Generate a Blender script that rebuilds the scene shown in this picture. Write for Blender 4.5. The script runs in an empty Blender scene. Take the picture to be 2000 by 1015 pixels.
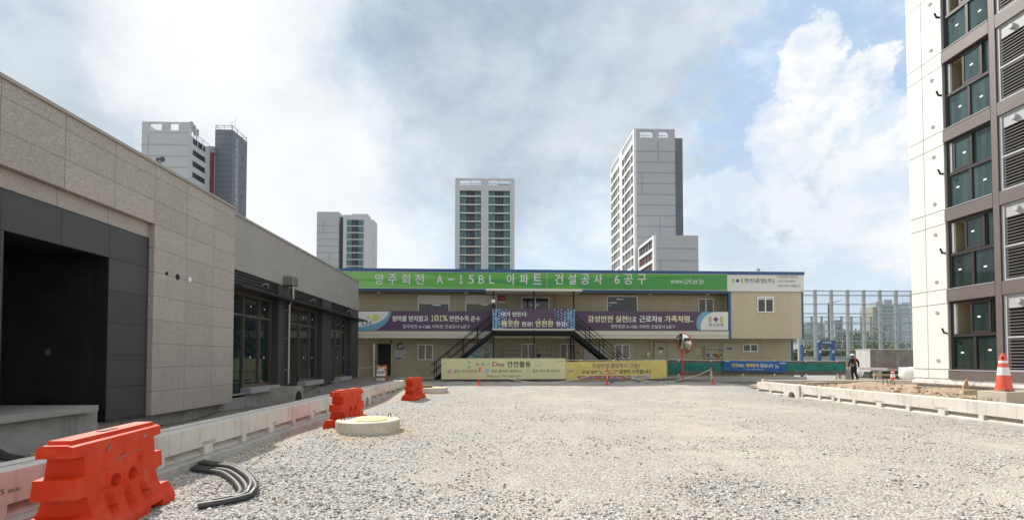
import bpy, bmesh, math, random
import numpy as np
from mathutils import Vector, Matrix, noise
rad = math.radians
random.seed(7)
SC = bpy.context.scene
COL = SC.collection

# ------------------------------------------------------------------ camera
F, CX, CY, HOR = 910.0, 1000.0, 507.5, 700.0          # focal length in px of the 2000 px wide photo
PITCH, YAW, EYE = rad(1.5), rad(-1.574), 1.5
PPY = HOR - F * math.tan(PITCH)
cam = bpy.data.cameras.new("camera")
camo = bpy.data.objects.new("camera", cam)
COL.objects.link(camo)
cam.sensor_fit = 'HORIZONTAL'
cam.sensor_width = 36.0
cam.lens = 36.0 * F / 2000.0
cam.shift_y = (PPY - CY) / 2000.0
cam.clip_start, cam.clip_end = 0.05, 9000.0
camo.location = (0, 0, EYE)
camo.rotation_euler = (rad(90) + PITCH, 0, YAW)
SC.camera = camo
CR = Matrix.Rotation(YAW, 3, 'Z') @ Matrix.Rotation(rad(90) + PITCH, 3, 'X')
def ray(px, py):
    return (CR @ Vector(((px - CX) / F, -(py - PPY) / F, -1.0))).normalized()
EYEV = Vector((0, 0, EYE))
def atY(px, py, Y):
    d = ray(px, py); return EYEV + d * (Y / d.y)
def atX(px, py, X):
    d = ray(px, py); return EYEV + d * (X / d.x)
def atZ(px, py, Z):
    d = ray(px, py); return EYEV + d * ((Z - EYE) / d.z)

# ------------------------------------------------------------------ light
SUN_EL, SUN_AZ = rad(43.6), rad(-35.9)                   # azimuth from +Y, negative = to the left
to_sun = Vector((math.sin(SUN_AZ) * math.cos(SUN_EL), math.cos(SUN_AZ) * math.cos(SUN_EL), math.sin(SUN_EL)))
sl = bpy.data.lights.new("sun", 'SUN')
sl.energy, sl.angle, sl.color = 4.5, rad(0.6), (1.0, 0.95, 0.87)
so = bpy.data.objects.new("sun", sl)
COL.objects.link(so)
so.rotation_euler = to_sun.to_track_quat('Z', 'Y').to_euler()
so.location = (-30, 40, 60)
SC.view_settings.view_transform = 'Standard'
SC.view_settings.look = 'None'
SC.view_settings.gamma = 1
SC.view_settings.exposure = 0.40
SC.cycles.max_bounces = 8
SC.cycles.use_denoising = True

class NT:
    """small helper for node trees"""
    def __init__(s, tree):
        s.t = tree; s.n = tree.nodes; s.l = tree.links
    def new(s, typ, **kw):
        n = s.n.new(typ)
        for k, v in kw.items(): setattr(n, k, v)
        return n
    def put(s, sock, v):
        if hasattr(v, 'is_linked') or isinstance(v, bpy.types.NodeSocket): s.l.new(v, sock)
        else: sock.default_value = v
    def math(s, op, a, b=0.0, c=0.0, clamp=False):
        n = s.new('ShaderNodeMath', operation=op, use_clamp=clamp)
        s.put(n.inputs[0], a); s.put(n.inputs[1], b); s.put(n.inputs[2], c)
        return n.outputs[0]
    def vmath(s, op, a, b=(0, 0, 0), scale=None):
        n = s.new('ShaderNodeVectorMath', operation=op)
        s.put(n.inputs[0], a); s.put(n.inputs[1], b)
        if scale is not None: s.put(n.inputs['Scale'], scale)
        return n.outputs['Value'] if op in ('DOT_PRODUCT', 'LENGTH') else n.outputs[0]
    def ramp(s, v, a, b, lo=0.0, hi=1.0):
        n = s.new('ShaderNodeMapRange', interpolation_type='SMOOTHSTEP')
        s.put(n.inputs[0], v); n.inputs[1].default_value = a; n.inputs[2].default_value = b
        n.inputs[3].default_value = lo; n.inputs[4].default_value = hi
        return n.outputs[0]
    def mix(s, f, a, b, blend='MIX'):
        n = s.new('ShaderNodeMix', data_type='RGBA', blend_type=blend)
        s.put(n.inputs[0], f)
        for k, v in ((6, a), (7, b)):
            if isinstance(v, tuple): v = tuple(v) + ((1.0,) if len(v) == 3 else ())
            s.put(n.inputs[k], v)
        return n.outputs[2]
    def noise(s, vec, scale, detail=3, rough=0.55, w=None, color=False, dist=0.0):
        n = s.new('ShaderNodeTexNoise')
        if vec is not None: s.l.new(vec, n.inputs['Vector'])
        n.inputs['Scale'].default_value = scale; n.inputs['Detail'].default_value = detail
        n.inputs['Roughness'].default_value = rough; n.inputs['Distortion'].default_value = dist
        return n.outputs['Color'] if color else n.outputs['Fac']

def build_world():
    w = bpy.data.worlds.new("World"); SC.world = w; w.use_nodes = True
    k = NT(w.node_tree); k.n.clear()
    out = k.new('ShaderNodeOutputWorld'); bg = k.new('ShaderNodeBackground')
    bg.inputs['Strength'].default_value = 0.1
    k.l.new(bg.outputs[0], out.inputs[0])
    sky = k.new('ShaderNodeTexSky', sky_type='NISHITA'); sky.sun_disc = False
    sky.sun_elevation = SUN_EL; sky.sun_rotation = SUN_AZ
    sky.dust_density = 2.0; sky.air_density = 1.0
    d = k.new('ShaderNodeTexCoord').outputs['Generated']
    n1 = k.noise(d, 3.2, 7, 0.62, color=True)
    n2 = k.noise(d, 9.0, 6, 0.62, color=True)
    wob = k.vmath('ADD', k.vmath('SCALE', k.vmath('SUBTRACT', n1, (.5, .5, .5)), scale=0.34),
                  k.vmath('SCALE', k.vmath('SUBTRACT', n2, (.5, .5, .5)), scale=0.20))
    dw = k.vmath('NORMALIZE', k.vmath('ADD', d, wob))
    soft = k.vmath('NORMALIZE', k.vmath('ADD', d, k.vmath('SCALE', wob, scale=0.8)))
    def blob(px, py, r, inner=0.0, src=dw):
        c = ray(px, py); e = ray(px + r, py)
        co = c.dot(e); ci = math.cos(math.acos(max(-1, min(1, co))) * inner)
        return k.ramp(k.vmath('DOT_PRODUCT', src, tuple(c)), co, ci)
    def union(lst):
        a = lst[0]
        for b in lst[1:]: a = k.math('MAXIMUM', a, b)
        return a
    fb = k.noise(k.vmath('MULTIPLY', d, (1, 1, 1.5)), 2.6, 8, 0.58)
    fb2 = k.noise(k.vmath('MULTIPLY', d, (1, 1, 1.7)), 6.5, 7, 0.6)
    white = (7.15, 7.5, 7.8)
    grey = (2.75, 3.5, 4.3)
    pale = (4.85, 6.0, 7.1)
    # thin pale blue veil with bright billows
    c = k.mix(k.ramp(fb, 0.34, 0.62), pale, white)
    # the dark-bellied cloud bank over the middle, and greyer veils
    g = union([blob(990, 220, 300, .1, soft), blob(900, 40, 330, .1, soft), k.math('MULTIPLY', blob(1200, 110, 350, .1, soft), .8), k.math('MULTIPLY', blob(820, 330, 150, .1, soft), .5),
               k.math('MULTIPLY', blob(650, 110, 180, .1, soft), .5), k.math('MULTIPLY', blob(1330, 330, 130, .1, soft), .7),
               k.math('MULTIPLY', blob(1520, 440, 260, .1, soft), .6), k.math('MULTIPLY', blob(130, 140, 360, .2, soft), .66),
               k.math('MULTIPLY', blob(620, 380, 120, .1, soft), .45)])
    g = k.math('MULTIPLY', g, k.ramp(fb, 0.42, 0.66, 1.0, 0.66))
    g = k.math('MULTIPLY', g, k.ramp(fb2, 0.30, 0.62, 0.72, 1.0))
    c = k.mix(k.math('MULTIPLY', g, .95, clamp=True), c, grey)
    # brightness round the veiled sun
    gl = union([blob(430, 40, 270, 0, soft), k.math('MULTIPLY', blob(560, 320, 260, 0, soft), .9)])
    c = k.mix(k.math('MULTIPLY', gl, .85), c, (7.9, 7.9, 7.9))
    # blue openings on the right, cut by crisp cumulus
    hole = union([blob(1430, 150, 115, .4), blob(1520, 50, 130, .2), blob(1660, 30, 240, .5), blob(1480, 325, 110, .4), blob(1415, 250, 70, .4), blob(1740, 90, 170, .5)])
    cum = union([blob(1610, 230, 190, .75), blob(1740, 240, 170, .75), blob(1590, 110, 105, .7), blob(1690, 120, 80, .7), blob(1640, 430, 220, .7), blob(1400, 380, 100, .7), blob(1540, 400, 130, .7)])
    blue = k.mix(.62, sky.outputs[0], (4.5, 6.0, 8.0))
    blue = k.mix(k.ramp(fb2, .45, .75), blue, (5.6, 6.8, 7.9))
    c = k.mix(k.math('MULTIPLY', hole, .9), c, blue)
    cum = k.math('MULTIPLY', cum, k.ramp(k.noise(d, 7.5, 8, .66), .36, .50, .35, 1.0))
    cw = k.mix(k.ramp(fb2, .40, .60), (5.7, 6.4, 7.2), (7.8, 7.8, 7.8))
    c = k.mix(cum, c, cw)
    c = k.mix(k.math('MULTIPLY', blob(1480, 470, 330, .1, soft), .5), c, (5.3, 6.1, 6.9))
    # pale haze low over the horizon
    z = k.new('ShaderNodeSeparateXYZ'); k.l.new(d, z.inputs[0])
    c = k.mix(k.ramp(z.outputs[2], 0.0, 0.22, .5, 0.0), c, (6.6, 7.1, 7.5))
    k.l.new(c, bg.inputs['Color'])
build_world()

# ------------------------------------------------------------------ materials
MATS = {}
def mat(name, color, rough=0.6, var=0.0, vscale=6.0, bump=0.0, bscale=40.0, metal=0.0, spec=0.5,
        dirt=None, dscale=1.2, damt=0.0, streak=None, fine=0.0, fscale=160.0):
    """procedural principled material: tone variation, grime patches, vertical streaks, fine grain, bump"""
    if name in MATS: return MATS[name]
    m = bpy.data.materials.new(name); m.use_nodes = True; MATS[name] = m
    k = NT(m.node_tree); b = k.n['Principled BSDF']
    b.inputs['Roughness'].default_value = rough; b.inputs['Metallic'].default_value = metal
    b.inputs['Specular IOR Level'].default_value = spec
    co = k.new('ShaderNodeTexCoord').outputs['Object']
    c = tuple(color) + (1.0,)
    if var:
        f = k.ramp(k.noise(co, vscale, 4), .25, .75)
        c = k.mix(f, tuple(min(1, x * (1 - var)) for x in color), tuple(min(1, x * (1 + var)) for x in color))
    if fine:
        f = k.ramp(k.noise(co, fscale, 2, .7), .3, .7)
        c = k.mix(f, k.mix(1.0, c, (1 - fine,) * 3, 'MULTIPLY'), c)
    if dirt:
        f = k.math('MULTIPLY', k.ramp(k.noise(co, dscale, 6, .65), .48, .72), damt)
        c = k.mix(f, c, tuple(dirt))
    if streak:
        v = k.vmath('MULTIPLY', co, (streak[1], streak[1], streak[1] * .06))
        f = k.math('MULTIPLY', k.ramp(k.noise(v, 1.0, 4, .6), .5, .75), streak[2])
        c = k.mix(f, c, tuple(streak[0]))
    k.put(b.inputs['Base Color'], c)
    if bump:
        bn = k.new('ShaderNodeBump'); bn.inputs['Strength'].default_value = bump; bn.inputs['Distance'].default_value = .02
        k.l.new(k.noise(co, bscale, 4), bn.inputs['Height']); k.l.new(bn.outputs[0], b.inputs['Normal'])
    return m

def grid_mat(name, color, jc, ax, py_, y0, pz, z0, jw=.006, speck=.5, rough=.65, tone=.06, sscale=150., stain=0.0):
    """stone cladding: speckled slabs with fine joints; ax = horizontal axis index in object space"""
    m = bpy.data.materials.new(name); m.use_nodes = True; MATS[name] = m
    k = NT(m.node_tree); b = k.n['Principled BSDF']; b.inputs['Roughness'].default_value = rough
    co = k.new('ShaderNodeTexCoord').outputs['Object']
    sp = k.new('ShaderNodeSeparateXYZ'); k.l.new(co, sp.inputs[0])
    a = k.math('DIVIDE', k.math('SUBTRACT', sp.outputs[ax], y0), py_)
    h = k.math('DIVIDE', k.math('SUBTRACT', sp.outputs[2], z0), pz)
    def joint(v, per):
        f = k.math('FRACT', v)
        e = k.math('MINIMUM', f, k.math('SUBTRACT', 1.0, f))
        return k.math('LESS_THAN', k.math('MULTIPLY', e, per), jw)
    j = k.math('MAXIMUM', joint(a, py_), joint(h, pz))
    cv = k.new('ShaderNodeCombineXYZ'); k.l.new(k.math('FLOOR', a), cv.inputs[0]); k.l.new(k.math('FLOOR', h), cv.inputs[1])
    wn = k.new('ShaderNodeTexWhiteNoise'); k.l.new(cv.outputs[0], wn.inputs[0])
    t = k.math('ADD', k.math('MULTIPLY', k.math('SUBTRACT', wn.outputs[0], .5), tone * 2), 1.0)
    s = k.ramp(k.noise(co, sscale, 2, .75), .36, .64)
    s2 = k.ramp(k.noise(co, sscale * .35, 3, .7), .3, .7)
    s = k.math('ADD', k.math('MULTIPLY', s, .7), k.math('MULTIPLY', s2, .3))
    c = k.mix(s, tuple(x * (1 - speck) for x in color), tuple(min(1, x * (1 + speck * .7)) for x in color))
    c = k.mix(1.0, c, t, 'MULTIPLY')
    if stain:
        v = k.vmath('MULTIPLY', co, (1.4, 1.4, .5))
        c = k.mix(k.math('MULTIPLY', k.ramp(k.noise(v, 1.0, 6, .65), .5, .75), stain), c, tuple(x * .45 for x in color))
    c = k.mix(j, c, tuple(jc))
    k.put(b.inputs['Base Color'], c)
    return m

def glass_mat(name, color, rough=.04, spec=.6, var=.25):
    m = bpy.data.materials.new(name); m.use_nodes = True; MATS[name] = m
    k = NT(m.node_tree); b = k.n['Principled BSDF']
    b.inputs['Roughness'].default_value = rough; b.inputs['Specular IOR Level'].default_value = spec
    co = k.new('ShaderNodeTexCoord').outputs['Object']
    f = k.ramp(k.noise(k.vmath('MULTIPLY', co, (3.0, 3.0, .25)), 1.6, 3), .3, .7)
    k.put(b.inputs['Base Color'], k.mix(f, tuple(x * (1 - var) for x in color), tuple(x * (1 + var) for x in color)))
    return m

def panel_mat(name, color, per, jw, ax=0, rough=.5, dirty=.25):
    """sandwich panel wall: vertical joints, faint grime"""
    m = bpy.data.materials.new(name); m.use_nodes = True; MATS[name] = m
    k = NT(m.node_tree); b = k.n['Principled BSDF']; b.inputs['Roughness'].default_value = rough
    co = k.new('ShaderNodeTexCoord').outputs['Object']
    sp = k.new('ShaderNodeSeparateXYZ'); k.l.new(co, sp.inputs[0])
    a = k.math('DIVIDE', sp.outputs[ax], per)
    f = k.math('FRACT', a); e = k.math('MULTIPLY', k.math('MINIMUM', f, k.math('SUBTRACT', 1.0, f)), per)
    j = k.math('LESS_THAN', e, jw)
    wn = k.new('ShaderNodeTexWhiteNoise', noise_dimensions='1D'); k.l.new(k.math('FLOOR', a), wn.inputs['W'])
    t = k.math('ADD', k.math('MULTIPLY', wn.outputs[0], .07), .965)
    c = k.mix(1.0, tuple(color) + (1,), t, 'MULTIPLY')
    f2 = k.math('MULTIPLY', k.ramp(k.noise(k.vmath('MULTIPLY', co, (2.2, 2.2, .6)), 1.0, 6, .65), .45, .8), dirty)
    c = k.mix(f2, c, tuple(x * .62 for x in color))
    # fine rib lines of the pressed sheet
    r = k.math('FRACT', k.math('MULTIPLY', a, 4.0))
    c = k.mix(k.math('MULTIPLY', k.math('LESS_THAN', r, .05), .16), c, tuple(x * .5 for x in color))
    c = k.mix(k.math('MULTIPLY', j, .5), c, tuple(x * .35 for x in color))
    k.put(b.inputs['Base Color'], c)
    return m

# ------------------------------------------------------------------ mesh helpers
def tag(o, label=None, cat=None, group=None, kind=None):
    if label: o['label'] = label
    if cat: o['category'] = cat
    if group: o['group'] = group
    if kind: o['kind'] = kind
    return o
def thing(name, label, cat, loc=(0, 0, 0), rz=0.0, group=None):
    o = bpy.data.objects.new(name, None); COL.objects.link(o)
    o.empty_display_size = .2
    o.location = loc; o.rotation_euler = (0, 0, rz)
    return tag(o, label, cat, group)
def basis(o):
    m = Matrix.Translation(o.location) @ o.rotation_euler.to_matrix().to_4x4()
    return basis(o.parent) @ m if o.parent else m

class MB:
    def __init__(s, M=None):
        s.v = []; s.f = []; s.m = []; s.M = M; s.cut = []
    def add(s, vs, fs, mi=0):
        n = len(s.v); s.v += [tuple(v) for v in vs]; s.f += [tuple(i + n for i in f) for f in fs]; s.m += [mi] * len(fs)
        return s
    def box(s, x0, x1, y0, y1, z0, z1, mi=0):
        if x0 > x1: x0, x1 = x1, x0
        if y0 > y1: y0, y1 = y1, y0
        if z0 > z1: z0, z1 = z1, z0
        return s.add([(x0, y0, z0), (x1, y0, z0), (x1, y1, z0), (x0, y1, z0), (x0, y0, z1), (x1, y0, z1), (x1, y1, z1), (x0, y1, z1)],
              [(0, 3, 2, 1), (4, 5, 6, 7), (0, 1, 5, 4), (1, 2, 6, 5), (2, 3, 7, 6), (3, 0, 4, 7)], mi)
    def hexa(s, p, mi=0):
        return s.add(p, [(0, 3, 2, 1), (4, 5, 6, 7), (0, 1, 5, 4), (1, 2, 6, 5), (2, 3, 7, 6), (3, 0, 4, 7)], mi)
    def bar(s, a, b, w, h=None, mi=0):
        """square bar between two points"""
        a, b = Vector(a), Vector(b); h = h or w
        d = (b - a).normalized(); up = Vector((0, 0, 1)) if abs(d.z) < .95 else Vector((1, 0, 0))
        x = d.cross(up).normalized() * w / 2; y = x.cross(d).normalized() * h / 2
        return s.hexa([a - x - y, a + x - y, a + x + y, a - x + y, b - x - y, b + x - y, b + x + y, b - x + y], mi)
    def tube(s, pts, r, n=8, mi=0, r1=None, cap=True):
        pts = [Vector(p) for p in pts]; N = len(pts); vs = []; up = None
        for i, p in enumerate(pts):
            d = (pts[min(i + 1, N - 1)] - pts[max(i - 1, 0)]).normalized()
            if up is None: up = Vector((0, 0, 1)) if abs(d.z) < .9 else Vector((1, 0, 0))
            x = d.cross(up).normalized(); y = x.cross(d).normalized(); up = y
            rr = r if r1 is None else r + (r1 - r) * i / (N - 1)
            vs += [p + (x * math.cos(2 * math.pi * j / n) + y * math.sin(2 * math.pi * j / n)) * rr for j in range(n)]
        fs = [(i * n + j, i * n + (j + 1) % n, (i + 1) * n + (j + 1) % n, (i + 1) * n + j) for i in range(N - 1) for j in range(n)]
        if cap: fs += [tuple(range(n - 1, -1, -1)), tuple(range((N - 1) * n, N * n))]
        return s.add(vs, fs, mi)
    def lathe(s, prof, c, n=24, mi=0, axis='z'):
        vs = []
        for r, z in prof:
            for j in range(n):
                a = 2 * math.pi * j / n
                p = (r * math.cos(a), r * math.sin(a), z)
                if axis == 'y': p = (p[0], p[2], p[1])
                if axis == 'x': p = (p[2], p[0], p[1])
                vs.append((c[0] + p[0], c[1] + p[1], c[2] + p[2]))
        N = len(prof)
        fs = [(i * n + j, i * n + (j + 1) % n, (i + 1) * n + (j + 1) % n, (i + 1) * n + j) for i in range(N - 1) for j in range(n)]
        fs += [tuple(range(n - 1, -1, -1)), tuple(range((N - 1) * n, N * n))]
        return s.add(vs, fs, mi)
    def prism(s, poly, c0, c1, plane='xz', mi=0):
        n = len(poly)
        def P(a, b, c): return (a, c, b) if plane == 'xz' else ((c, a, b) if plane == 'yz' else (a, b, c))
        vs = [P(a, b, c0) for a, b in poly] + [P(a, b, c1) for a, b in poly]
        fs = [tuple(range(n)), tuple(range(2 * n - 1, n - 1, -1))] + [(i, i + n, (i + 1) % n + n, (i + 1) % n) for i in range(n)]
        return s.add(vs, fs, mi)
    def disc(s, c, r, y0, y1, n=20, mi=0, rz=None):
        return s.prism([(c[0] + r * math.cos(2 * math.pi * j / n), c[1] + (rz or r) * math.sin(2 * math.pi * j / n)) for j in range(n)], y0, y1, 'xz', mi)
    def build(s, name, mats, parent=None, local=False, smooth=None, bevel=0.0, kind=None):
        if name == "lettering" and len(s.cut) > 1:          # each line of writing is a part of its own
            cv = [c[0] for c in s.cut] + [len(s.v)]; cf = [c[1] for c in s.cut] + [len(s.f)]
            cv[0] = cf[0] = 0; o = None
            for i in range(len(s.cut)):
                q = MB(s.M); q.v = s.v[cv[i]:cv[i + 1]]; q.m = s.m[cf[i]:cf[i + 1]]
                q.f = [tuple(j - cv[i] for j in f) for f in s.f[cf[i]:cf[i + 1]]]
                o = q.build(name, mats, parent, local, smooth, bevel, kind)
            return o
        me = bpy.data.meshes.new(name)
        A = s.M or Matrix.Identity(4)
        inv = Matrix.Identity(4); loc = Vector((0, 0, 0))
        vs = [Vector(v) for v in s.v]
        if not local:
            vs = [A @ v for v in vs]
            if parent:
                inv = basis(parent).inverted(); vs = [inv @ v for v in vs]
            else:
                xs = [v.x for v in vs]; ys = [v.y for v in vs]; zs = [v.z for v in vs]
                loc = Vector(((min(xs) + max(xs)) / 2, (min(ys) + max(ys)) / 2, min(zs)))
                vs = [v - loc for v in vs]
        me.from_pydata(vs, [], s.f)
        mats = mats if isinstance(mats, (list, tuple)) else [mats]
        for m in mats: me.materials.append(m)
        me.polygons.foreach_set('material_index', s.m)
        bm = bmesh.new(); bm.from_mesh(me); bmesh.ops.recalc_face_normals(bm, faces=bm.faces)
        if bevel:
            bmesh.ops.bevel(bm, geom=[e for e in bm.edges if len(e.link_faces) == 2 and e.calc_face_angle(0) > .6], offset=bevel, segments=2, affect='EDGES', profile=.6)
        bm.to_mesh(me); bm.free()
        if smooth is not None:
            me.polygons.foreach_set('use_smooth', [True] * len(me.polygons)); me.set_sharp_from_angle(angle=rad(smooth))
        me.update()
        o = bpy.data.objects.new(name, me); COL.objects.link(o)
        o.location = loc
        if parent: o.parent = parent
        if kind: o['kind'] = kind
        return o
def copy_tree(o, parent=None):
    c = o.copy(); COL.objects.link(c)
    if parent: c.parent = parent
    for ch in [x for x in bpy.data.objects if x.parent == o]: copy_tree(ch, c)
    return c

def glyphs(txt, bold=0.0, space=1.0):
    cu = bpy.data.curves.new("lettering", 'FONT'); cu.body = txt; cu.size = 1.0; cu.offset = bold
    cu.resolution_u = 4; cu.space_character = space; cu.align_x = 'LEFT'
    ob = bpy.data.objects.new("lettering", cu); COL.objects.link(ob)
    me = bpy.data.meshes.new_from_object(ob.evaluated_get(bpy.context.evaluated_depsgraph_get()))
    vs = [(v.co.x, v.co.y) for v in me.vertices]; fs = [tuple(p.vertices) for p in me.polygons]
    bpy.data.objects.remove(ob); bpy.data.curves.remove(cu); bpy.data.meshes.remove(me)
    return vs, fs
def write(mb, txt, box, v, mi=0, bold=0.02, space=1.0, skew=0.0, warp=None, join=False):
    """fit a line of lettering into box = (u0, z0, u1, z1) on the plane y = v"""
    if not join: mb.cut.append((len(mb.v), len(mb.f)))
    vs, fs = glyphs(txt, 0.0, space)
    xs = [p[0] for p in vs]; ys = [p[1] for p in vs]
    x0, x1, y0, y1 = min(xs), max(xs), min(ys), max(ys)
    u0, z0, u1, z1 = box
    # heavier weights are struck several times, each a hair further out
    q = bold * (z1 - z0) * .62
    sh = [(0, 0)] if bold < .025 else [(-q, 0), (q, 0), (0, -q * .5), (0, q * .5)]
    for i, (du, dz) in enumerate(sh):
        out = []
        for x, y in vs:
            a = (x - x0) / (x1 - x0); b = (y - y0) / (y1 - y0)
            u = u0 + a * (u1 - u0) + skew * b + du; z = z0 + b * (z1 - z0) + dz
            p = warp(u, v, z) if warp else (u, v, z)
            out.append((p[0], p[1] - .0005 * i, p[2]))
        mb.add(out, fs, mi)

# ------------------------------------------------------------------ ground
def sstep(a, b, x):
    t = max(0.0, min(1.0, (x - a) / (b - a))); return t * t * (3 - 2 * t)
def gz(x, y):
    """height of the yard: level near the camera, rising gently towards the site office"""
    h = .32 * sstep(16, 25, y) * (1 - .8 * sstep(10.5, 14, x))
    n = noise.noise((x * .35, y * .35, 0)) * .035 + noise.noise((x * 1.3, y * 1.3, 4)) * .014
    for mx, my, mr, mh in ((-2.55, 9.35, 1.15, .075), (-2.72, 19.1, 1.2, .06)):
        d = math.hypot(x - mx, y - my)
        if d < mr * 1.6: n += mh * (1 - sstep(.3 * mr, 1.6 * mr, d))
    if -5 < x < -3.4: n -= .05 * (1 - sstep(-4.0, -3.4, x)) * (1 - sstep(17, 21, y))
    if y > 23.2 and x < 12: n += .05 * noise.noise((x * 2.1, y * 2.1, 9)) * sstep(23.2, 24.2, y)
    if x < -5: n += .10 * noise.noise((x * 1.1, y * .9, 2)) + .02 + .13 * (1 - sstep(-6.9, -5.6, x)) * sstep(15, 19, y)
    return h + n
def onG(px, py, dz=0.0):
    d = ray(px, py); t = 2.0
    lo, hi = 1.0, 200.0
    for _ in range(60):
        t = (lo + hi) / 2; p = EYEV + d * t
        if p.z - dz > gz(p.x, p.y): lo = t
        else: hi = t
    return EYEV + d * lo

def ground_material():
    m = bpy.data.materials.new("gravel ground"); m.use_nodes = True
    k = NT(m.node_tree); b = k.n['Principled BSDF']; b.inputs['Roughness'].default_value = .9; b.inputs['Specular IOR Level'].default_value = .2
    co = k.new('ShaderNodeTexCoord').outputs['Object']
    def vor(scale, feat='F1'):
        v = k.new('ShaderNodeTexVoronoi', feature=feat); k.l.new(co, v.inputs['Vector']); v.inputs['Scale'].default_value = scale
        v.inputs['Randomness'].default_value = 1.0
        return v
    v1 = vor(38); v2 = vor(70)
    s1 = k.new('ShaderNodeSeparateColor'); k.l.new(v1.outputs['Color'], s1.inputs[0])
    s2 = k.new('ShaderNodeSeparateColor'); k.l.new(v2.outputs['Color'], s2.inputs[0])
    tone = k.math('ADD', k.math('MULTIPLY', s1.outputs[0], .6), k.math('MULTIPLY', s2.outputs[0], .4))
    g = k.mix(k.ramp(tone, .12, .85), (.19, .185, .18), (.60, .57, .53))
    g = k.mix(k.math('MULTIPLY', k.ramp(s1.outputs[1], .72, .95), .5), g, (.55, .46, .36))
    crev = k.ramp(v1.outputs['Distance'], .35, .75)
    g = k.mix(k.math('MULTIPLY', crev, .55), g, (.13, .125, .12))
    grain = k.noise(co, 60, 3, .7)
    sand = k.mix(k.ramp(grain, .3, .7), (.43, .37, .30), (.62, .555, .475))
    big = k.noise(co, .33, 6, .62); mid = k.noise(co, 1.7, 5, .65)
    f = k.ramp(k.math('ADD', k.math('MULTIPLY', big, .62), k.math('MULTIPLY', mid, .38)), .47, .60)
    sp = k.new('ShaderNodeSeparateXYZ'); k.l.new(co, sp.inputs[0])
    lane = k.math('MULTIPLY', k.ramp(sp.outputs[0], -3.4, 2.0, .22, 1.0), k.ramp(sp.outputs[0], 10.8, 8.6, .15, 1.0))                     # vehicles powder the middle of the yard
    f = k.math('MULTIPLY', lane, k.math('ADD', k.math('MULTIPLY', f, .50), .26))
    f = k.math('MULTIPLY', f, k.ramp(grain, .25, .6, .45, 1.0))
    c = k.mix(f, g, sand)
    # excavated sand lying round the manholes and along the left footing
    for mx, my, r0, r1 in ((-2.55, 9.4, .6, 1.25), (-2.72, 19.1, .6, 1.3)):
        dd = k.vmath('LENGTH', k.vmath('MULTIPLY', k.vmath('SUBTRACT', co, (mx, my, 0)), (1, 1, 0)))
        c = k.mix(k.math('MULTIPLY', k.ramp(k.math('ADD', dd, k.math('MULTIPLY', k.math('SUBTRACT', mid, .5), 1.2)), r1, r0), .8), c, k.mix(grain, (.36, .26, .17), (.56, .44, .31)))
    fk = k.math('MULTIPLY', k.ramp(k.math('ADD', sp.outputs[0], k.math('MULTIPLY', k.math('SUBTRACT', mid, .5), 1.6)), -3.5, -4.0), .55)
    c = k.mix(fk, c, k.mix(grain, (.34, .26, .18), (.55, .45, .34)))
    # bare dark soil along the fence and beside the buildings
    soil = k.mix(k.ramp(k.noise(co, 5, 5, .7), .3, .7), (.085, .06, .045), (.23, .165, .12))
    edge = k.math('ADD', sp.outputs[1], k.math('MULTIPLY', k.math('SUBTRACT', mid, .5), 2.6))
    fs = k.math('MULTIPLY', k.ramp(edge, 23.6, 24.4), k.ramp(sp.outputs[0], 12.5, 14.5, 1.0, 0.0))
    fl = k.ramp(sp.outputs[0], -5.0, -5.3)
    c = k.mix(k.math('MULTIPLY', fs, .9), c, soil)
    c = k.mix(fl, c, k.mix(k.ramp(tone, .2, .7), soil, (.30, .275, .25)))
    k.put(b.inputs['Base Color'], c)
    bn = k.new('ShaderNodeBump'); bn.inputs['Strength'].default_value = .9; bn.inputs['Distance'].default_value = .018
    hgt = k.math('SUBTRACT', k.math('MULTIPLY', grain, .5), k.math('MULTIPLY', v1.outputs['Distance'], 1.0))
    k.l.new(hgt, bn.inputs['Height']); k.l.new(bn.outputs[0], b.inputs['Normal'])
    return m

def build_ground():
    xs = np.concatenate([np.arange(-17, -6, .4), np.arange(-6, 13, .16), np.arange(13, 46, .8)])
    ys = np.concatenate([np.arange(-6, 2, .6), np.arange(2, 28, .16), np.arange(28, 62, .8)])
    vs = []
    for y in ys:
        for x in xs: vs.append((x, y, gz(x, y)))
    nx, ny = len(xs), len(ys)
    fs = [(j * nx + i, j * nx + i + 1, (j + 1) * nx + i + 1, (j + 1) * nx + i) for j in range(ny - 1) for i in range(nx - 1)]
    me = bpy.data.meshes.new("gravel_yard"); me.from_pydata(vs, [], fs); me.materials.append(ground_material())
    me.polygons.foreach_set('use_smooth', [True] * len(fs))
    o = bpy.data.objects.new("gravel_yard", me); COL.objects.link(o); o['kind'] = 'structure'
    mb = MB(); R = 4000
    n = 48
    mb.add([(0, 0, -.35)] + [(R * math.cos(2 * math.pi * i / n), R * math.sin(2 * math.pi * i / n), -.35) for i in range(n)],
           [(0, 1 + i, 1 + (i + 1) % n) for i in range(n)])
    mb.build("ground", mat("far earth", (.16, .15, .10), .9, .3, .02), kind='structure')
build_ground()

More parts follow.
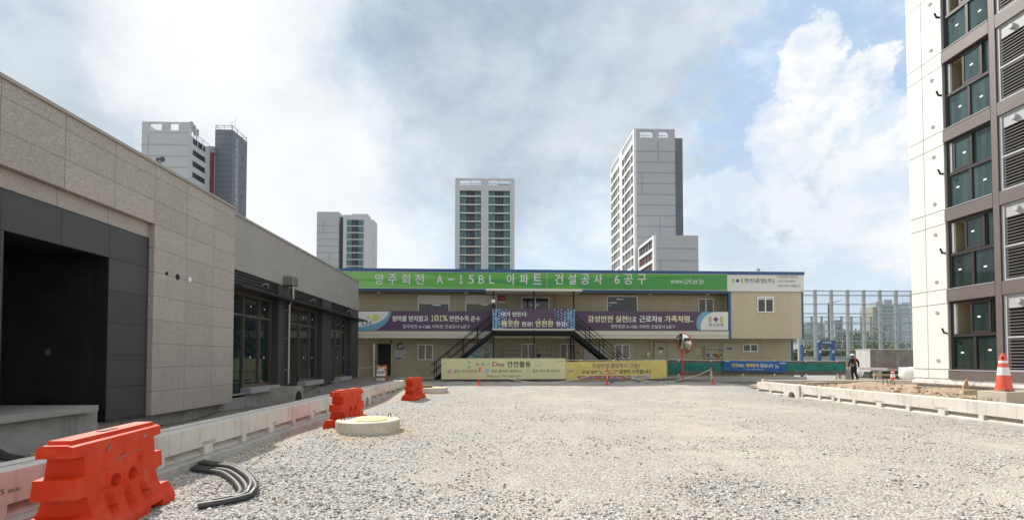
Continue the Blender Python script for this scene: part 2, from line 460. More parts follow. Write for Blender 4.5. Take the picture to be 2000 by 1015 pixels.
def build_stones():
    """crushed stone lying loose over the nearer yard; tones vary from stone to stone"""
    rng = np.random.default_rng(3)
    ico = []
    g = (1 + 5 ** .5) / 2
    for a in (-1, 1):
        for b_ in (-g, g): ico += [(0, a, b_), (a, b_, 0), (b_, 0, a)]
    ico = np.array(ico); ico /= np.linalg.norm(ico[0])
    from mathutils.geometry import convex_hull_2d
    bm = bmesh.new(); vv = [bm.verts.new(p) for p in ico]; bmesh.ops.convex_hull(bm, input=vv)
    bm.verts.index_update(); tris = np.array([[v.index for v in f.verts] for f in bm.faces]); co0 = np.array([v.co[:] for v in bm.verts]); bm.free()
    P = []
    for (y0, y1, dens) in ((2.6, 4.5, 1300), (4.5, 6.5, 900), (6.5, 9, 480), (9, 12.5, 200), (12.5, 17, 80)):
        x0, x1 = -4.2, min(11.0, 1.13 * y1 + .4)
        n = int((y1 - y0) * (x1 - x0) * dens)
        P.append(np.column_stack([rng.uniform(x0, x1, n), rng.uniform(y0, y1, n)]))
    P = np.vstack(P)
    keep = np.array([noise.noise((x * .55, y * .55, 3)) + .6 * noise.noise((x * 1.9, y * 1.9, 7)) + rng.uniform(-.3, .7) - .55 * sstep(-3, 2.5, x) + .5 * sstep(8.6, 10.2, x) > -.05 for x, y in P])
    keep &= (P[:, 0] > -1.17 * P[:, 1] - .5)
    for cx, cy, r in ((-2.62, 9.45, .63), (-2.72, 19.1, .64)): keep &= np.hypot(P[:, 0] - cx, P[:, 1] - cy) > r
    P = P[keep]; N = len(P)
    size = rng.lognormal(math.log(.0098), .38, N).clip(.005, .028)
    sc = size[:, None] * rng.uniform(.65, 1.25, (N, 3)); sc[:, 2] *= .75
    ang = rng.uniform(0, 2 * math.pi, N); tl = rng.uniform(-.5, .5, N)
    V = co0[None] * (1 + rng.uniform(-.34, .30, (N, len(co0), 1))) * sc[:, None, :]
    ct, st = np.cos(tl)[:, None], np.sin(tl)[:, None]
    y_, z_ = V[:, :, 1] * ct - V[:, :, 2] * st, V[:, :, 1] * st + V[:, :, 2] * ct
    ca, sa = np.cos(ang)[:, None], np.sin(ang)[:, None]
    X = V[:, :, 0] * ca - y_ * sa; Y = V[:, :, 0] * sa + y_ * ca
    zg = np.array([gz(x, y) for x, y in P]) + size * .25
    V = np.stack([X + P[:, 0:1], Y + P[:, 1:2], z_ + zg[:, None]], -1).reshape(-1, 3)
    T = (tris[None] + (np.arange(N) * len(co0))[:, None, None]).reshape(-1, 3)
    me = bpy.data.meshes.new("gravel")
    me.vertices.add(len(V)); me.vertices.foreach_set('co', V.ravel().astype(np.float32))
    me.loops.add(T.size); me.loops.foreach_set('vertex_index', T.ravel().astype(np.int32))
    me.polygons.add(len(T)); me.polygons.foreach_set('loop_start', np.arange(0, T.size, 3, dtype=np.int32))
    me.update(calc_edges=True)
    t = rng.beta(1.1, .9, N)
    base = np.array([.11, .108, .106])[None] * (1 - t[:, None]) + np.array([.68, .655, .62])[None] * t[:, None]
    warm = rng.uniform(0, 1, N) > .86
    base[warm] *= np.array([1.05, .88, .70])
    rgba = np.concatenate([base, np.ones((N, 1))], 1)
    at = me.color_attributes.new("stone_tone", 'FLOAT_COLOR', 'POINT')
    at.data.foreach_set('color', np.repeat(rgba, len(co0), 0).ravel().astype(np.float32))
    m = bpy.data.materials.new("crushed stone"); m.use_nodes = True; k = NT(m.node_tree)
    a = k.new('ShaderNodeAttribute', attribute_name="stone_tone")
    k.l.new(a.outputs['Color'], k.n['Principled BSDF'].inputs['Base Color']); k.n['Principled BSDF'].inputs['Roughness'].default_value = .85
    me.materials.append(m)
    o = bpy.data.objects.new("gravel", me); COL.objects.link(o)
    tag(o, "loose grey crushed stone strewn over the open yard", "gravel", kind='stuff')
build_stones()

# ------------------------------------------------------------------ common materials
granite = grid_mat("pink grey granite", (.405, .36, .32), (.15, .13, .115), 1, 1.03, -2.83, .508, .300, jw=.005, speck=.46, sscale=85., stain=.15)
col_stone = grid_mat("charcoal column stone", (.052, .052, .055), (.022, .022, .023), 1, 60.0, 31.0, .62, .33, jw=.004, speck=.16, rough=.5)
smooth_stone = grid_mat("grey honed granite", (.32, .30, .28), (.17, .16, .15), 1, 1.2, .30, .55, .05, jw=.003, speck=.10, stain=.22, tone=.03)
dark_stone = grid_mat("charcoal stone", (.055, .054, .054), (.010, .010, .010), 1, .97, -3.83, .62, .33, jw=.007, speck=.16, rough=.55, tone=.16, stain=.0)
concrete = mat("grey concrete", (.36, .345, .32), .85, .14, 3, .25, 30, dirt=(.17, .155, .135), dscale=1.1, damt=.7, streak=((.13, .12, .11), 3.0, .7), fine=.2)
kerbcon = mat("pale precast concrete", (.68, .63, .56), .8, .07, 2.5, .12, 60, dirt=(.42, .385, .33), dscale=.9, damt=.35, streak=((.20, .18, .16), 7.0, .5), fine=.16)
footcon = mat("poured footing concrete", (.46, .43, .385), .9, .14, 3, .3, 30, dirt=(.24, .21, .18), dscale=1.6, damt=.6, fine=.2)
bronze = mat("bronze aluminium", (.20, .165, .135), .35, .05, metal=.7)
black_steel = mat("black painted steel", (.010, .010, .011), .6, .2, 20, spec=.2)
dark_int = mat("dark interior", (.012, .012, .012), .8)
white_pt = mat("white paint", (.78, .78, .77), .45, .04)
grey_metal = mat("grey galvanised steel", (.50, .51, .52), .45, .08, 8, metal=.5)
steel = mat("brushed stainless", (.36, .345, .325), .28, .05, metal=1.0)
teal_glass = glass_mat("dark green glass", (.012, .022, .022), .03, .7)
stickerm = mat("white sticker", (.85, .85, .85), .6)

# ------------------------------------------------------------------ stone clad building on the left
def left_building():
    ML = lambda: MB(Matrix.Translation((0, .18, 0)))
    T = thing("stone_building", "low granite clad building with a charcoal entrance recess and dark tall windows along the left", "building", (-7.6, 12.9, 0))
    XA, XB = -7.35, -7.6
    m = ML()
    m.box(-7.75, XA, 2, 12.9, 4.37, 5.64).box(-7.75, XA, 9.9, 12.9, .3, 4.37)
    gw = m.build("granite_wall", granite, T)
    m = ML().box(-7.74, -7.47, 2, 9.9, 4.07, 4.369); m.build("lintel_band", granite, T)
    m = ML().box(-7.74, -7.46, 2, 9.9, 3.43, 4.068).box(-7.74, -7.46, 8.89, 9.9, .3, 3.43).box(-7.74, -7.46, 5.9, 7.0, -.2, 3.43)
    m.build("entrance_surround", dark_stone, T)
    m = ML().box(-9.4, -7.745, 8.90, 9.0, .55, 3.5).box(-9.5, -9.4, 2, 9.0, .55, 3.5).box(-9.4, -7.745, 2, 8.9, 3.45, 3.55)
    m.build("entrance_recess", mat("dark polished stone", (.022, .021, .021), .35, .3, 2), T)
    ML().box(-9.39, -9.36, 7.25, 8.3, .66, 2.9).build("door", mat("dark door", (.03, .028, .026), .3), T)
    ML().box(-8.60, -8.52, 8.885, 8.898, 1.56, 1.68).build("switch_plate", mat("grey plate", (.12, .12, .12), .5), T)
    ML().box(-9.4, -7.28, 5.5, 8.52, .55, .66).build("entrance_slab", mat("grey granite slab", (.33, .31, .285), .6, .1, 120, dirt=(.2, .18, .15), damt=.5), T)
    ML().box(-7.9, -7.58, 2, 12.9, -.5, .299).box(-7.6, -7.45, 5.5, 8.7, -.5, .528).box(-8.0, -7.7, 12.9, 25.1, -.5, .46).build("foundation", concrete, T)
    # holes where the conduits come out
    hm = mat("hole dark", (.01, .01, .01), .9)
    for (px, py, r, mm) in ((314, 531, .045, hm), (336, 538, .07, hm), (361, 543, .055, white_pt)):
        p = atX(px, py, XA); q = ML()
        q.lathe([(r, -.01), (r, .004)], (p.x, p.y, p.z), 14, axis='x')
        q.build("conduit_hole", mm, T)
    # second, set back section
    ML().box(-7.9, XB, 12.9, 25.15, 4.08, 5.64).build("parapet_wall", smooth_stone, T)
    cp = mat("stone coping", (.34, .30, .265), .6, .1, 30)
    ML().box(-7.8, XA + .035, 2, 12.93, 5.641, 5.70).box(-7.95, XB + .035, 12.93, 25.18, 5.641, 5.70).build("coping", cp, T)
    for y0, y1 in ((16.05, 16.95), (20.05, 21.1), (23.9, 25.15)):
        ML().box(-8.1, XB - .003, y0, y1, .32, 4.078).build("column", col_stone, T)
    ML().box(-7.7, -7.15, 12.96, 25.34, 3.50, 3.565).build("canopy", mat("charcoal aluminium", (.035, .033, .032), .35, metal=.4), T)
    lv = mat("charcoal louvre", (.030, .030, .030), .45, metal=.3)
    fr = bronze
    for bi, (y0, y1, mull) in enumerate(((12.92, 16.04, (14.26, 15.2, 15.98)), (16.96, 20.04, (18.25, 19.2, 19.98)), (21.11, 23.89, (22.3, 23.1, 23.83)))):
        q = ML()
        for i in range(5):
            z = 3.60 + i * .096
            q.hexa([(-7.86, y0, z + .05), (-7.66, y0, z), (-7.66, y1, z), (-7.86, y1, z + .05), (-7.86, y0, z + .065), (-7.66, y0, z + .07), (-7.66, y1, z + .07), (-7.86, y1, z + .065)])
        q.build("louvre", lv, T)
        w = ML()
        for yy in (y0 + .05,) + mull: w.box(-7.90, -7.80, yy - .03, yy + .03, .56, 3.5)
        w.box(-7.895, -7.805, y0, y1, 2.79, 2.86).box(-7.895, -7.805, y0, y1, 3.43, 3.499).box(-7.895, -7.805, mull[0], y1, .62, .72)
        W = w.build("window", fr, T)
        ed = (y0 + .05,) + mull
        for a, b in zip(ed, ed[1:]):
            ML().box(-7.862, -7.852, a + .03, b - .03, 2.86, 3.43).build("pane", teal_glass, W)
            ML().box(-7.862, -7.852, a + .03, b - .03, .42 if a < mull[0] - .1 else .72, 2.79).build("pane", teal_glass, W)
        for a, b in list(zip(ed, ed[1:]))[1:]:
            for z in (1.52, 3.12): ML().box(-7.851, -7.849, (a + b) / 2 - .03, (a + b) / 2 + .03, z, z + .05).build("sticker", stickerm, W)
        ML().box(-8.0, -7.52, mull[0] - .05, y1 + .02, .44, .615).build("window_sill", mat("pale sill stone", (.36, .35, .34), .6, .08, 40), T)
        ML().box(-8.0, -7.70, y0, mull[0] - .06, .36, .42).build("threshold", mat("charcoal concrete", (.05, .05, .048), .8), T)  # much darker than the concrete around it
    ML().box(-16, -9.51, 2, 9.4, -.5, 5.5).box(-16, -7.76, 9.4, 12.9, -.5, 5.5).box(-16, -8.12, 12.9, 25.1, -.5, 5.5).box(-9.4, -7.76, 2, 9.4, 3.56, 5.5).build("roof", mat("roof slab", (.3, .3, .29), .9), T)
    # loose electric cable tails sticking out of the louvres
    for py, px in ((555, 512), (585, 608), (607, 680)):
        p = atX(px, py, -7.55)
        ML().tube([(p.x - .1, p.y - .05, p.z - .05), (p.x, p.y, p.z + .05), (p.x + .06, p.y + .1, p.z + .03), (p.x + .04, p.y + .16, p.z - .1)], .012, 6).build("cable_tail", grey_metal, T)
    D = thing("downpipe", "stainless rainwater pipe with a square hopper on the left stone wall", "downpipe", (-7.48, 16.6, .4))
    ML().tube([(-7.50, 16.62, .62), (-7.50, 16.62, 3.42), (-7.36, 16.60, 3.55), (-7.36, 16.60, 4.1)], .055, 12).build("pipe", steel, D, smooth=40)
    ML().box(-7.59, -7.25, 16.35, 16.75, 4.08, 4.40).build("hopper", steel, D, bevel=.01)
    for z in (1.1, 2.2, 3.2): ML().box(-7.6, -7.51, 16.58, 16.66, z, z + .04).build("bracket", grey_metal, D)
left_building()

def catch_basin():
    c = MB()
    T = thing("catch_basin", "square concrete catch basin with a round pipe hole behind the left kerb", "catch basin", (-6.2, 13.8, 0))
    x0, x1, y0, y1, z1 = -6.55, -5.87, 13.5, 14.15, .68
    c.box(x0, x1, y0, y0 + .1, .05, z1).box(x0, x1, y1 - .1, y1, .05, z1).box(x0, x0 + .1, y0 + .1, y1 - .1, .05, z1).box(x1 - .1, x1, y0 + .1, y1 - .1, .05, z1)
    c.build("basin_wall", mat("brown grey concrete", (.30, .275, .24), .9, .12, 4, .2, dirt=(.2, .18, .15), damt=.5), T)
    MB().lathe([(.20, -.02), (.20, .006)], (x1, 13.83, .36), 24, axis='x').build("pipe_hole", dark_int, T)
catch_basin()

# ------------------------------------------------------------------ precast kerb blocks
def kerb_mesh(L=1.985, special=False):
    """one precast kerb block, front face at x = 0 towards +x, running along +y"""
    m = MB()
    if not special:
        m.box(-.205, 0, 0, L, .20, .5).box(-.45, -.285, 0, L, .20, .497).box(-.29, -.20, .0, L, .20, .40)
        m.box(-.45, -.15, .002, L - .002, -.05, .202)
        for a, b in ((.0, .11), (L / 2 - .06, L / 2 + .06), (L - .11, L)): m.box(-.155, -.002, a, b, -.02, .202)
        # sloping floor of the slots
        for a, b in ((.11, L / 2 - .06), (L / 2 + .06, L - .11)):
            m.hexa([(-.155, a, -.02), (-.004, a, -.02), (-.004, b, -.02), (-.155, b, -.02), (-.155, a, .165), (-.004, a, .06), (-.004, b, .06), (-.155, b, .165)])
    else:
        m.box(-.45, .05, 0, L, .30, .5)
        R, c = .21, L / 2
        arc = [(c + R * math.cos(t), -.02 + .05 + R * math.sin(t)) for t in np.linspace(0, math.pi, 13)]
        pol = [(0, -.05), (c - R, -.05)] + [(y, z) for y, z in reversed(arc)] + [(c + R, -.05), (L, -.05), (L, .302), (0, .302)]
        m.prism(pol, -.45, .048, 'yz')
    return m
def kerbs():
    proto = thing("kerb_block", "", "kerb block"); km = kerb_mesh().build("block", kerbcon, proto, local=True, bevel=.006)
    mt = mat("joint mortar", (.40, .38, .35), .9, .2, 12)
    MB().box(.001, .004, -.16, .17, .225, .275).build("mortar_patch", mt, proto, local=True)
    spec = thing("drain_kerb_block", "", "kerb block"); kerb_mesh(.92, True).build("block", kerbcon, spec, local=True, bevel=.008)
    MB().box(-.40, -.36, .2, .72, -.03, .2).build("pipe_shadow_hole", dark_int, spec, local=True)
    ordn = ["nearest", "second", "third", "fourth", "fifth", "sixth", "seventh", "eighth", "ninth", "tenth"]
    used = [False, False]
    def place(kind, x, y, rz, label, group, dz=0.0):
        src = proto if kind == 0 else spec
        o = src if not used[kind] else copy_tree(src)
        used[kind] = True
        o.location = (x, y, dz); o.rotation_euler = (rad(random.uniform(-.25, .25)), 0, rz + rad(random.uniform(-.15, .15))); o['label'] = label; o['group'] = group
    i = 0; XL, XR = -4.40, 11.22
    y = 3.28; n = 0
    while y < 21:
        if 14.6 < y < 15.6:
            place(1, XL, 15.10, 0, "kerb block with an arched pipe opening just past the middle orange barrier", "precast kerb blocks along the left"); y = 16.03; continue
        place(0, XL, y, 0, "pale precast kerb block in the left kerb line, %s counted from the camera" % ordn[n], "precast kerb blocks along the left", random.uniform(-.006, .006))
        n += 1; y += 1.97
        if n == 6 and y < 15.0: y = 15.10
    # right line: blocks face the yard (towards -x)
    n = 0
    for y in (7.65, 9.60, 11.55, 13.50, 15.10):
        place(0, XR, y + 1.985, math.pi, "sunlit white kerb block in the right kerb line, %s counted from the camera" % ordn[n], "precast kerb blocks along the right", random.uniform(-.006, .006)); n += 1
    place(1, XR, 18.02, math.pi, "sunlit kerb block with an arched pipe opening near the far end of the right kerb", "precast kerb blocks along the right")
    place(0, XR, 20.02, math.pi, "sunlit white kerb block closing the far end of the right kerb line", "precast kerb blocks along the right")
    def footing(x0, sgn, y0, y1, label, yc=None):
        m = MB(); N = 60; vs = []
        for j in range(N + 1):
            y = y0 + (y1 - y0) * j / N
            e = .15 + .03 * noise.noise((y * .7, x0, 0)) + .012 * noise.noise((y * 4, x0, 1)); t = .075 + .012 * noise.noise((y * 1.5, x0, 5))
            for dx, z in ((-.43, -.2), (e + .03, -.2), (e, t - .012), (e - .02, t), (-.43, t)): vs.append((x0 + sgn * dx, y, z))
        fs = [(j * 5 + i, j * 5 + (i + 1) % 5, (j + 1) * 5 + (i + 1) % 5, (j + 1) * 5 + i) for j in range(N) for i in range(5)]
        fs += [tuple(range(5)), tuple(range(N * 5 + 4, N * 5 - 1, -1))]
        m.add(vs, fs)
        tag(m.build("kerb_footing", footcon), label, "footing")
    footing(XL, 1, 3.0, 14.6, "low rough concrete footing under the left kerb before the pipe opening")
    footing(XL, 1, 16.0, 21.75, "low rough concrete footing under the far half of the left kerb")
    footing(XR, -1, 7.6, 17.0, "long pale concrete footing strip under the sunlit right kerb")
    footing(XR, -1, 18.2, 20.3, "short concrete footing piece at the far end of the right kerb")
    # cross kerb at the back of the planting bed, facing the camera
    g = "plain kerb walls behind the planting bed"
    xs = [12.4, 14.4, 16.4, 18.4, 20.4]
    for j, (a, b) in enumerate(zip(xs, xs[1:])):
        m = MB().box(a + .006, b - .006, 21.35, 21.75, -.2, .5)
        if j == 0: m.box(12.25, 12.392, 21.25, 21.5, .30, .55)
        lab = ["leftmost plain concrete kerb wall behind the soil bed, with a broken end", "plain concrete kerb wall behind the soil bed, just right of the walking worker",
               "plain concrete kerb wall behind the soil bed, by the tall apartment corner", "plain concrete kerb wall hidden at the foot of the apartment corner"][j]
        tag(m.build("kerb_wall", mat("buff concrete", (.50, .45, .385), .9, .1, 3, .2, dirt=(.33, .28, .23), damt=.4)), lab, "kerb wall", g)
kerbs()
def kerb_stamp():
    o = [x for x in bpy.data.objects if x.name.startswith("kerb_block") and x.get('label', '').endswith("nearest counted from the camera") and 'left' in x['label']][0]
    m = MB(); V = []
    a, b = atX(15, 962, -4.395), atX(31, 955, -4.395)
    write(m, "300-82", (a.y, a.z, a.y + .11, a.z + .028), 0, 0, .0, warp=lambda u, v, z: (-4.394, u, z)); write(m, "KS", (a.y - .10, a.z, a.y - .03, a.z + .05), 0, 0, .0, warp=lambda u, v, z: (-4.394, u, z))
    m.build("lettering", mat("stamp ink", (.04, .035, .03), .8), o)
kerb_stamp()

def soil_bed():
    xs = np.arange(11.4, 17.4, .12); ys = np.arange(5.0, 21.4, .12); vs = []
    for y in ys:
        for x in xs:
            h = .31 + .05 * noise.noise((x * .7, y * .7, 0)) + .05 * noise.noise((x * 2.2, y * 2.2, 3)) + .03 * noise.noise((x * 6, y * 6, 1))
            for mx, my, mr, mh in ((14.9, 19.0, 1.3, .17), (14.0, 18.6, 1.0, .06), (13.4, 15.0, 1.6, .06), (15.3, 15.5, 1.0, .12), (15.0, 13.4, 1.1, .12)):
                d = math.hypot(x - mx, y - my); h += mh * (1 - sstep(0, mr, d))
            h += .10 * sstep(14.6, 15.8, x)
            if x < 11.55: h = min(h, .40)
            vs.append((x, y, h))
    nx, ny = len(xs), len(ys)
    fs = [(j * nx + i, j * nx + i + 1, (j + 1) * nx + i + 1, (j + 1) * nx + i) for j in range(ny - 1) for i in range(nx - 1)]
    me = bpy.data.meshes.new("soil_bed"); me.from_pydata(vs, [], fs)
    m = mat("dry sandy soil", (.46, .335, .235), .95, .18, 4, .9, 30, dirt=(.25, .18, .13), dscale=2.5, damt=.7, fine=.35, fscale=45)
    me.materials.append(m)
    o = bpy.data.objects.new("soil_bed", me); COL.objects.link(o); o['kind'] = 'structure'
soil_bed()

# ------------------------------------------------------------------ orange water filled barriers
def barrier_proto():
    T = thing("plastic_barrier", "", "barrier")
    H = .82
    zk = [0, .03, .07, .075, .14, .205, .21, .26, .31, .365, .37, .42, .48, .525, .53, .58, .63, .685, .69, .74, .775, .788, .792, .805, H]
    def half(z):
        pts = [(0, .28), (.08, .28), (.20, .215), (.26, .185), (.36, .16), (.78, .122), (.781, .085), (H, .078)]
        for (a, wa), (b, wb) in zip(pts, pts[1:]):
            if z <= b: return wa + (wb - wa) * (z - a) / (b - a)
        return .078
    def lend(z):
        if z < .2075: return .555 - .08 * max(0, z - .1)
        if z < .3675: return .425
        if z < .5275: return .53
        if z < .6875: return .43
        if z < .790: return .535
        return .50 - .3 * (z - .79)
    zs = []
    for a, b in zip(zk, zk[1:]):
        n = max(1, int((b - a) / .014))
        zs += [a + (b - a) * i / n for i in range(n)]
    zs.append(H)
    NY = 90
    ts = np.linspace(-1, 1, NY + 1)
    def sm(a, b, v): return sstep(a, b, v)
    def side(y, z):
        w = half(z)
        d = 0.0
        for c in (-.21, 0.0, .21):                       # three moulded flutes
            e = abs(y - c - 0.0)
            wd = .022 + .016 * (1 - sm(.2, .45, z)); d = max(d, (.016 + .05 * (1 - sm(.17, .36, z))) * (1 - sm(wd, wd + .018, e)) * sm(.125, .145, z) * (1 - sm(.62, .74, z)))
        for c in (-.105, .105):                          # two round holes
            r = math.hypot(y - c, (z - .40))
            d = max(d, .085 * (1 - sm(.044, .055, r)))
        for c in (-.27, .27):                            # fork lift slots
            if abs(y - c) < .085 and z < .072: d = .16
        return w - d
    m = MB()
    nz = len(zs)
    for sx in (1, -1):
        vs = [(sx * side(t * lend(z), z), t * lend(z), z) for z in zs for t in ts]
        n1 = NY + 1
        fs = [(i * n1 + j, i * n1 + j + 1, (i + 1) * n1 + j + 1, (i + 1) * n1 + j) for i in range(nz - 1) for j in range(NY)]
        m.add(vs, fs)
    for sy in (-1, 1):
        K = 6
        vs = []
        for z in zs:
            w = half(z)
            vs += [(w * (2 * i / K - 1), sy * lend(z), z) for i in range(K + 1)]
        fs = [(i * (K + 1) + j, i * (K + 1) + j + 1, (i + 1) * (K + 1) + j + 1, (i + 1) * (K + 1) + j) for i in range(nz - 1) for j in range(K)]
        m.add(vs, fs)
    L = lend(H)
    m.add([(-.078, -L, H), (.078, -L, H), (.078, L, H), (-.078, L, H)], [(0, 1, 2, 3)])
    om = mat("orange red polyethylene", (.62, .038, .006), .5, .07, 5, .03, 60, dirt=(.50, .17, .10), dscale=4.5, damt=.3, fine=.08, spec=.25)
    o = m.build("barrier_body", om, T, local=True, smooth=32)
    MB().box(-.03, .03, -.09, .09, H + .001, H + .006).build("filler_cap", mat("black rubber", (.02, .02, .02), .7), T, local=True)
    q = MB()
    for (y, z, w, h) in ((-.02, .585, .075, .012), (.18, .60, .05, .009), (-.16, .70, .02, .03), (.30, .715, .03, .022)):
        x = half(z) + .0025
        q.hexa([(x, y - w, z - h), (x + .001, y - w, z - h), (x + .001, y + w, z), (x, y + w, z), (x, y - w, z), (x + .001, y - w, z), (x + .001, y + w, z + h), (x, y + w, z + h)])
    q.build("scuff_mark", mat("scuff grey", (.30, .16, .12), .8, .3, 40), T, local=True)
    return T
B = barrier_proto()
B.location = (-3.66, 4.46, gz(-3.5, 4.6) - .01); B.scale = (1.0, 1.2, 1.04); B.rotation_euler = (0, rad(1.0), rad(9.6))
tag(B, "scuffed orange plastic barrier nearest the camera, against the left kerb", "barrier", "orange plastic barriers along the left kerb")
for (x, y, r, l) in ((-3.34, 10.38, -9, "orange plastic barrier standing behind the large round manhole"), (-3.13, 17.25, -12, "farthest small orange plastic barrier, beside the second manhole")):
    c = copy_tree(B); c.scale = (.92, 1.0, 1.0); c.location = (x, y, gz(x, y) - .02); c.rotation_euler = (0, 0, rad(r)); c['label'] = l

# ------------------------------------------------------------------ manholes, hoses
def manhole(x, y, r, zt, label, extra):
    T = thing("manhole", label, "manhole", (x, y, gz(x, y)), 0, "concrete manhole tops in the yard")
    top = MB(); prof = [(r * .96, -.35), (r * .985, -.05), (r * 1.0, zt - .03), (r * .985, zt - .005), (r * .96, zt)]
    top.lathe(prof, (x, y, 0), 48)
    top.build("manhole_ring", mat("cream concrete", (.60, .55, .45), .85, .10, 5, .2, 40, dirt=(.36, .30, .21), dscale=2.4, damt=.7, streak=((.34, .29, .22), 5.0, .5), fine=.12), T, smooth=30)
    cv = MB().lathe([(r * .52, zt + .001), (r * .52, zt + .012), (r * .515, zt + .014)], (x + .06, y - .04, 0), 40)
    cv.build("cover", mat("yellow plywood lid", (.62, .47, .17), .7, .12, 8, dirt=(.75, .7, .6), dscale=4, damt=.9), T)
    for a in (200, 45):
        cx, cy = x + r * .78 * math.cos(rad(a)), y + r * .78 * math.sin(rad(a))
        MB().tube([(cx - .03, cy, zt - .05), (cx - .028, cy, zt + .06), (cx - .015, cy, zt + .085), (cx + .015, cy, zt + .085), (cx + .028, cy, zt + .06), (cx + .03, cy, zt - .05)], .008, 6).build("lifting_loop", black_steel, T)
    if extra == 1:
        random.seed(5)
        for i in range(9):
            px, py = x - .25 + .06 * i + random.uniform(-.05, .05), y + .23 + random.uniform(-.06, .1)
            MB().box(px, px + random.uniform(.04, .1), py, py + .02, zt + .002, zt + .005).build("paint_mark", mat("lime spray paint", (.45, .62, .12), .7), T)
manhole(-2.62, 9.45, .62, .287, "large round concrete manhole with a yellow lid in front of the middle orange barrier", 1)
manhole(-2.72, 19.1, .62, .33, "far round concrete manhole with a timber block on it", 0)
tag(MB().box(-3.2, -2.72, 18.85, 19.1, .345, .43).build("timber_block", mat("old timber", (.26, .17, .09), .85, .2, 20)), "brown timber block lying on the far manhole", "timber block")

def hoses():
    hm = mat("black rubber hose", (.035, .034, .033), .5, .3, 30, dirt=(.09, .085, .08), dscale=6, damt=.6)
    pts = [((388, 912), (440, 918), (478, 945), (474, 968), (430, 972)), ((392, 908), (445, 914), (486, 938), (484, 962), (450, 972)),
           ((386, 916), (430, 922), (466, 950), (462, 968), (414, 978)), ((396, 905), (452, 912), (492, 940), (490, 966), (386, 987))]
    labs = ["innermost black rubber hose of the bundle lying by the left kerb", "black rubber hose with its cut end lying among the bundle",
            "black rubber hose at the lower edge of the bundle on the gravel", "outermost black hose of the bundle, its long tail reaching toward the camera"]
    for i, (pp, l) in enumerate(zip(pts, labs)):
        P = [onG(px, py, .035) for px, py in pp]
        P = [Vector((P[0].x - .10, P[0].y + .05, P[0].z))] + P
        out = []
        n = len(P)
        for s in range(n - 1):
            a, b, c, d = P[max(s - 1, 0)], P[s], P[s + 1], P[min(s + 2, n - 1)]
            for t in np.linspace(0, 1, 7)[:-1]:
                out.append(.5 * ((2 * b) + (c - a) * t + (2 * a - 5 * b + 4 * c - d) * t * t + (3 * b - a - 3 * c + d) * t ** 3))
        out.append(P[-1])
        out = [Vector((p.x, p.y, gz(p.x, p.y) + .034 + .028 * (i % 2) * (1 if j < len(out) * .75 else 0))) for j, p in enumerate(out)]
        tag(MB().tube(out, .034, 10).build("rubber_hose", hm, smooth=50), l, "hose", "black hoses by the left kerb")
    p = [(-7.1, 6.5, .9), (-6.98, 6.46, .62), (-6.85, 6.40, .46), (-6.6, 6.28, .32), (-6.35, 6.2, .24), (-6.0, 6.15, .19), (-5.5, 6.1, .16)]
    tag(MB().tube(p, .055, 10).build("corrugated_pipe", hm, smooth=50), "thick black corrugated pipe hanging down behind the left kerb at the photo's edge", "pipe")
    p = [(-6.3, 6.5, .2), (-6.05, 6.5, .26), (-5.7, 6.6, .13)]
    tag(MB().tube(p, .02, 8).build("yellow_cable", mat("yellow cable", (.6, .42, .05), .5)), "thin yellow cable end beside the thick black pipe behind the left kerb", "cable")
hoses()

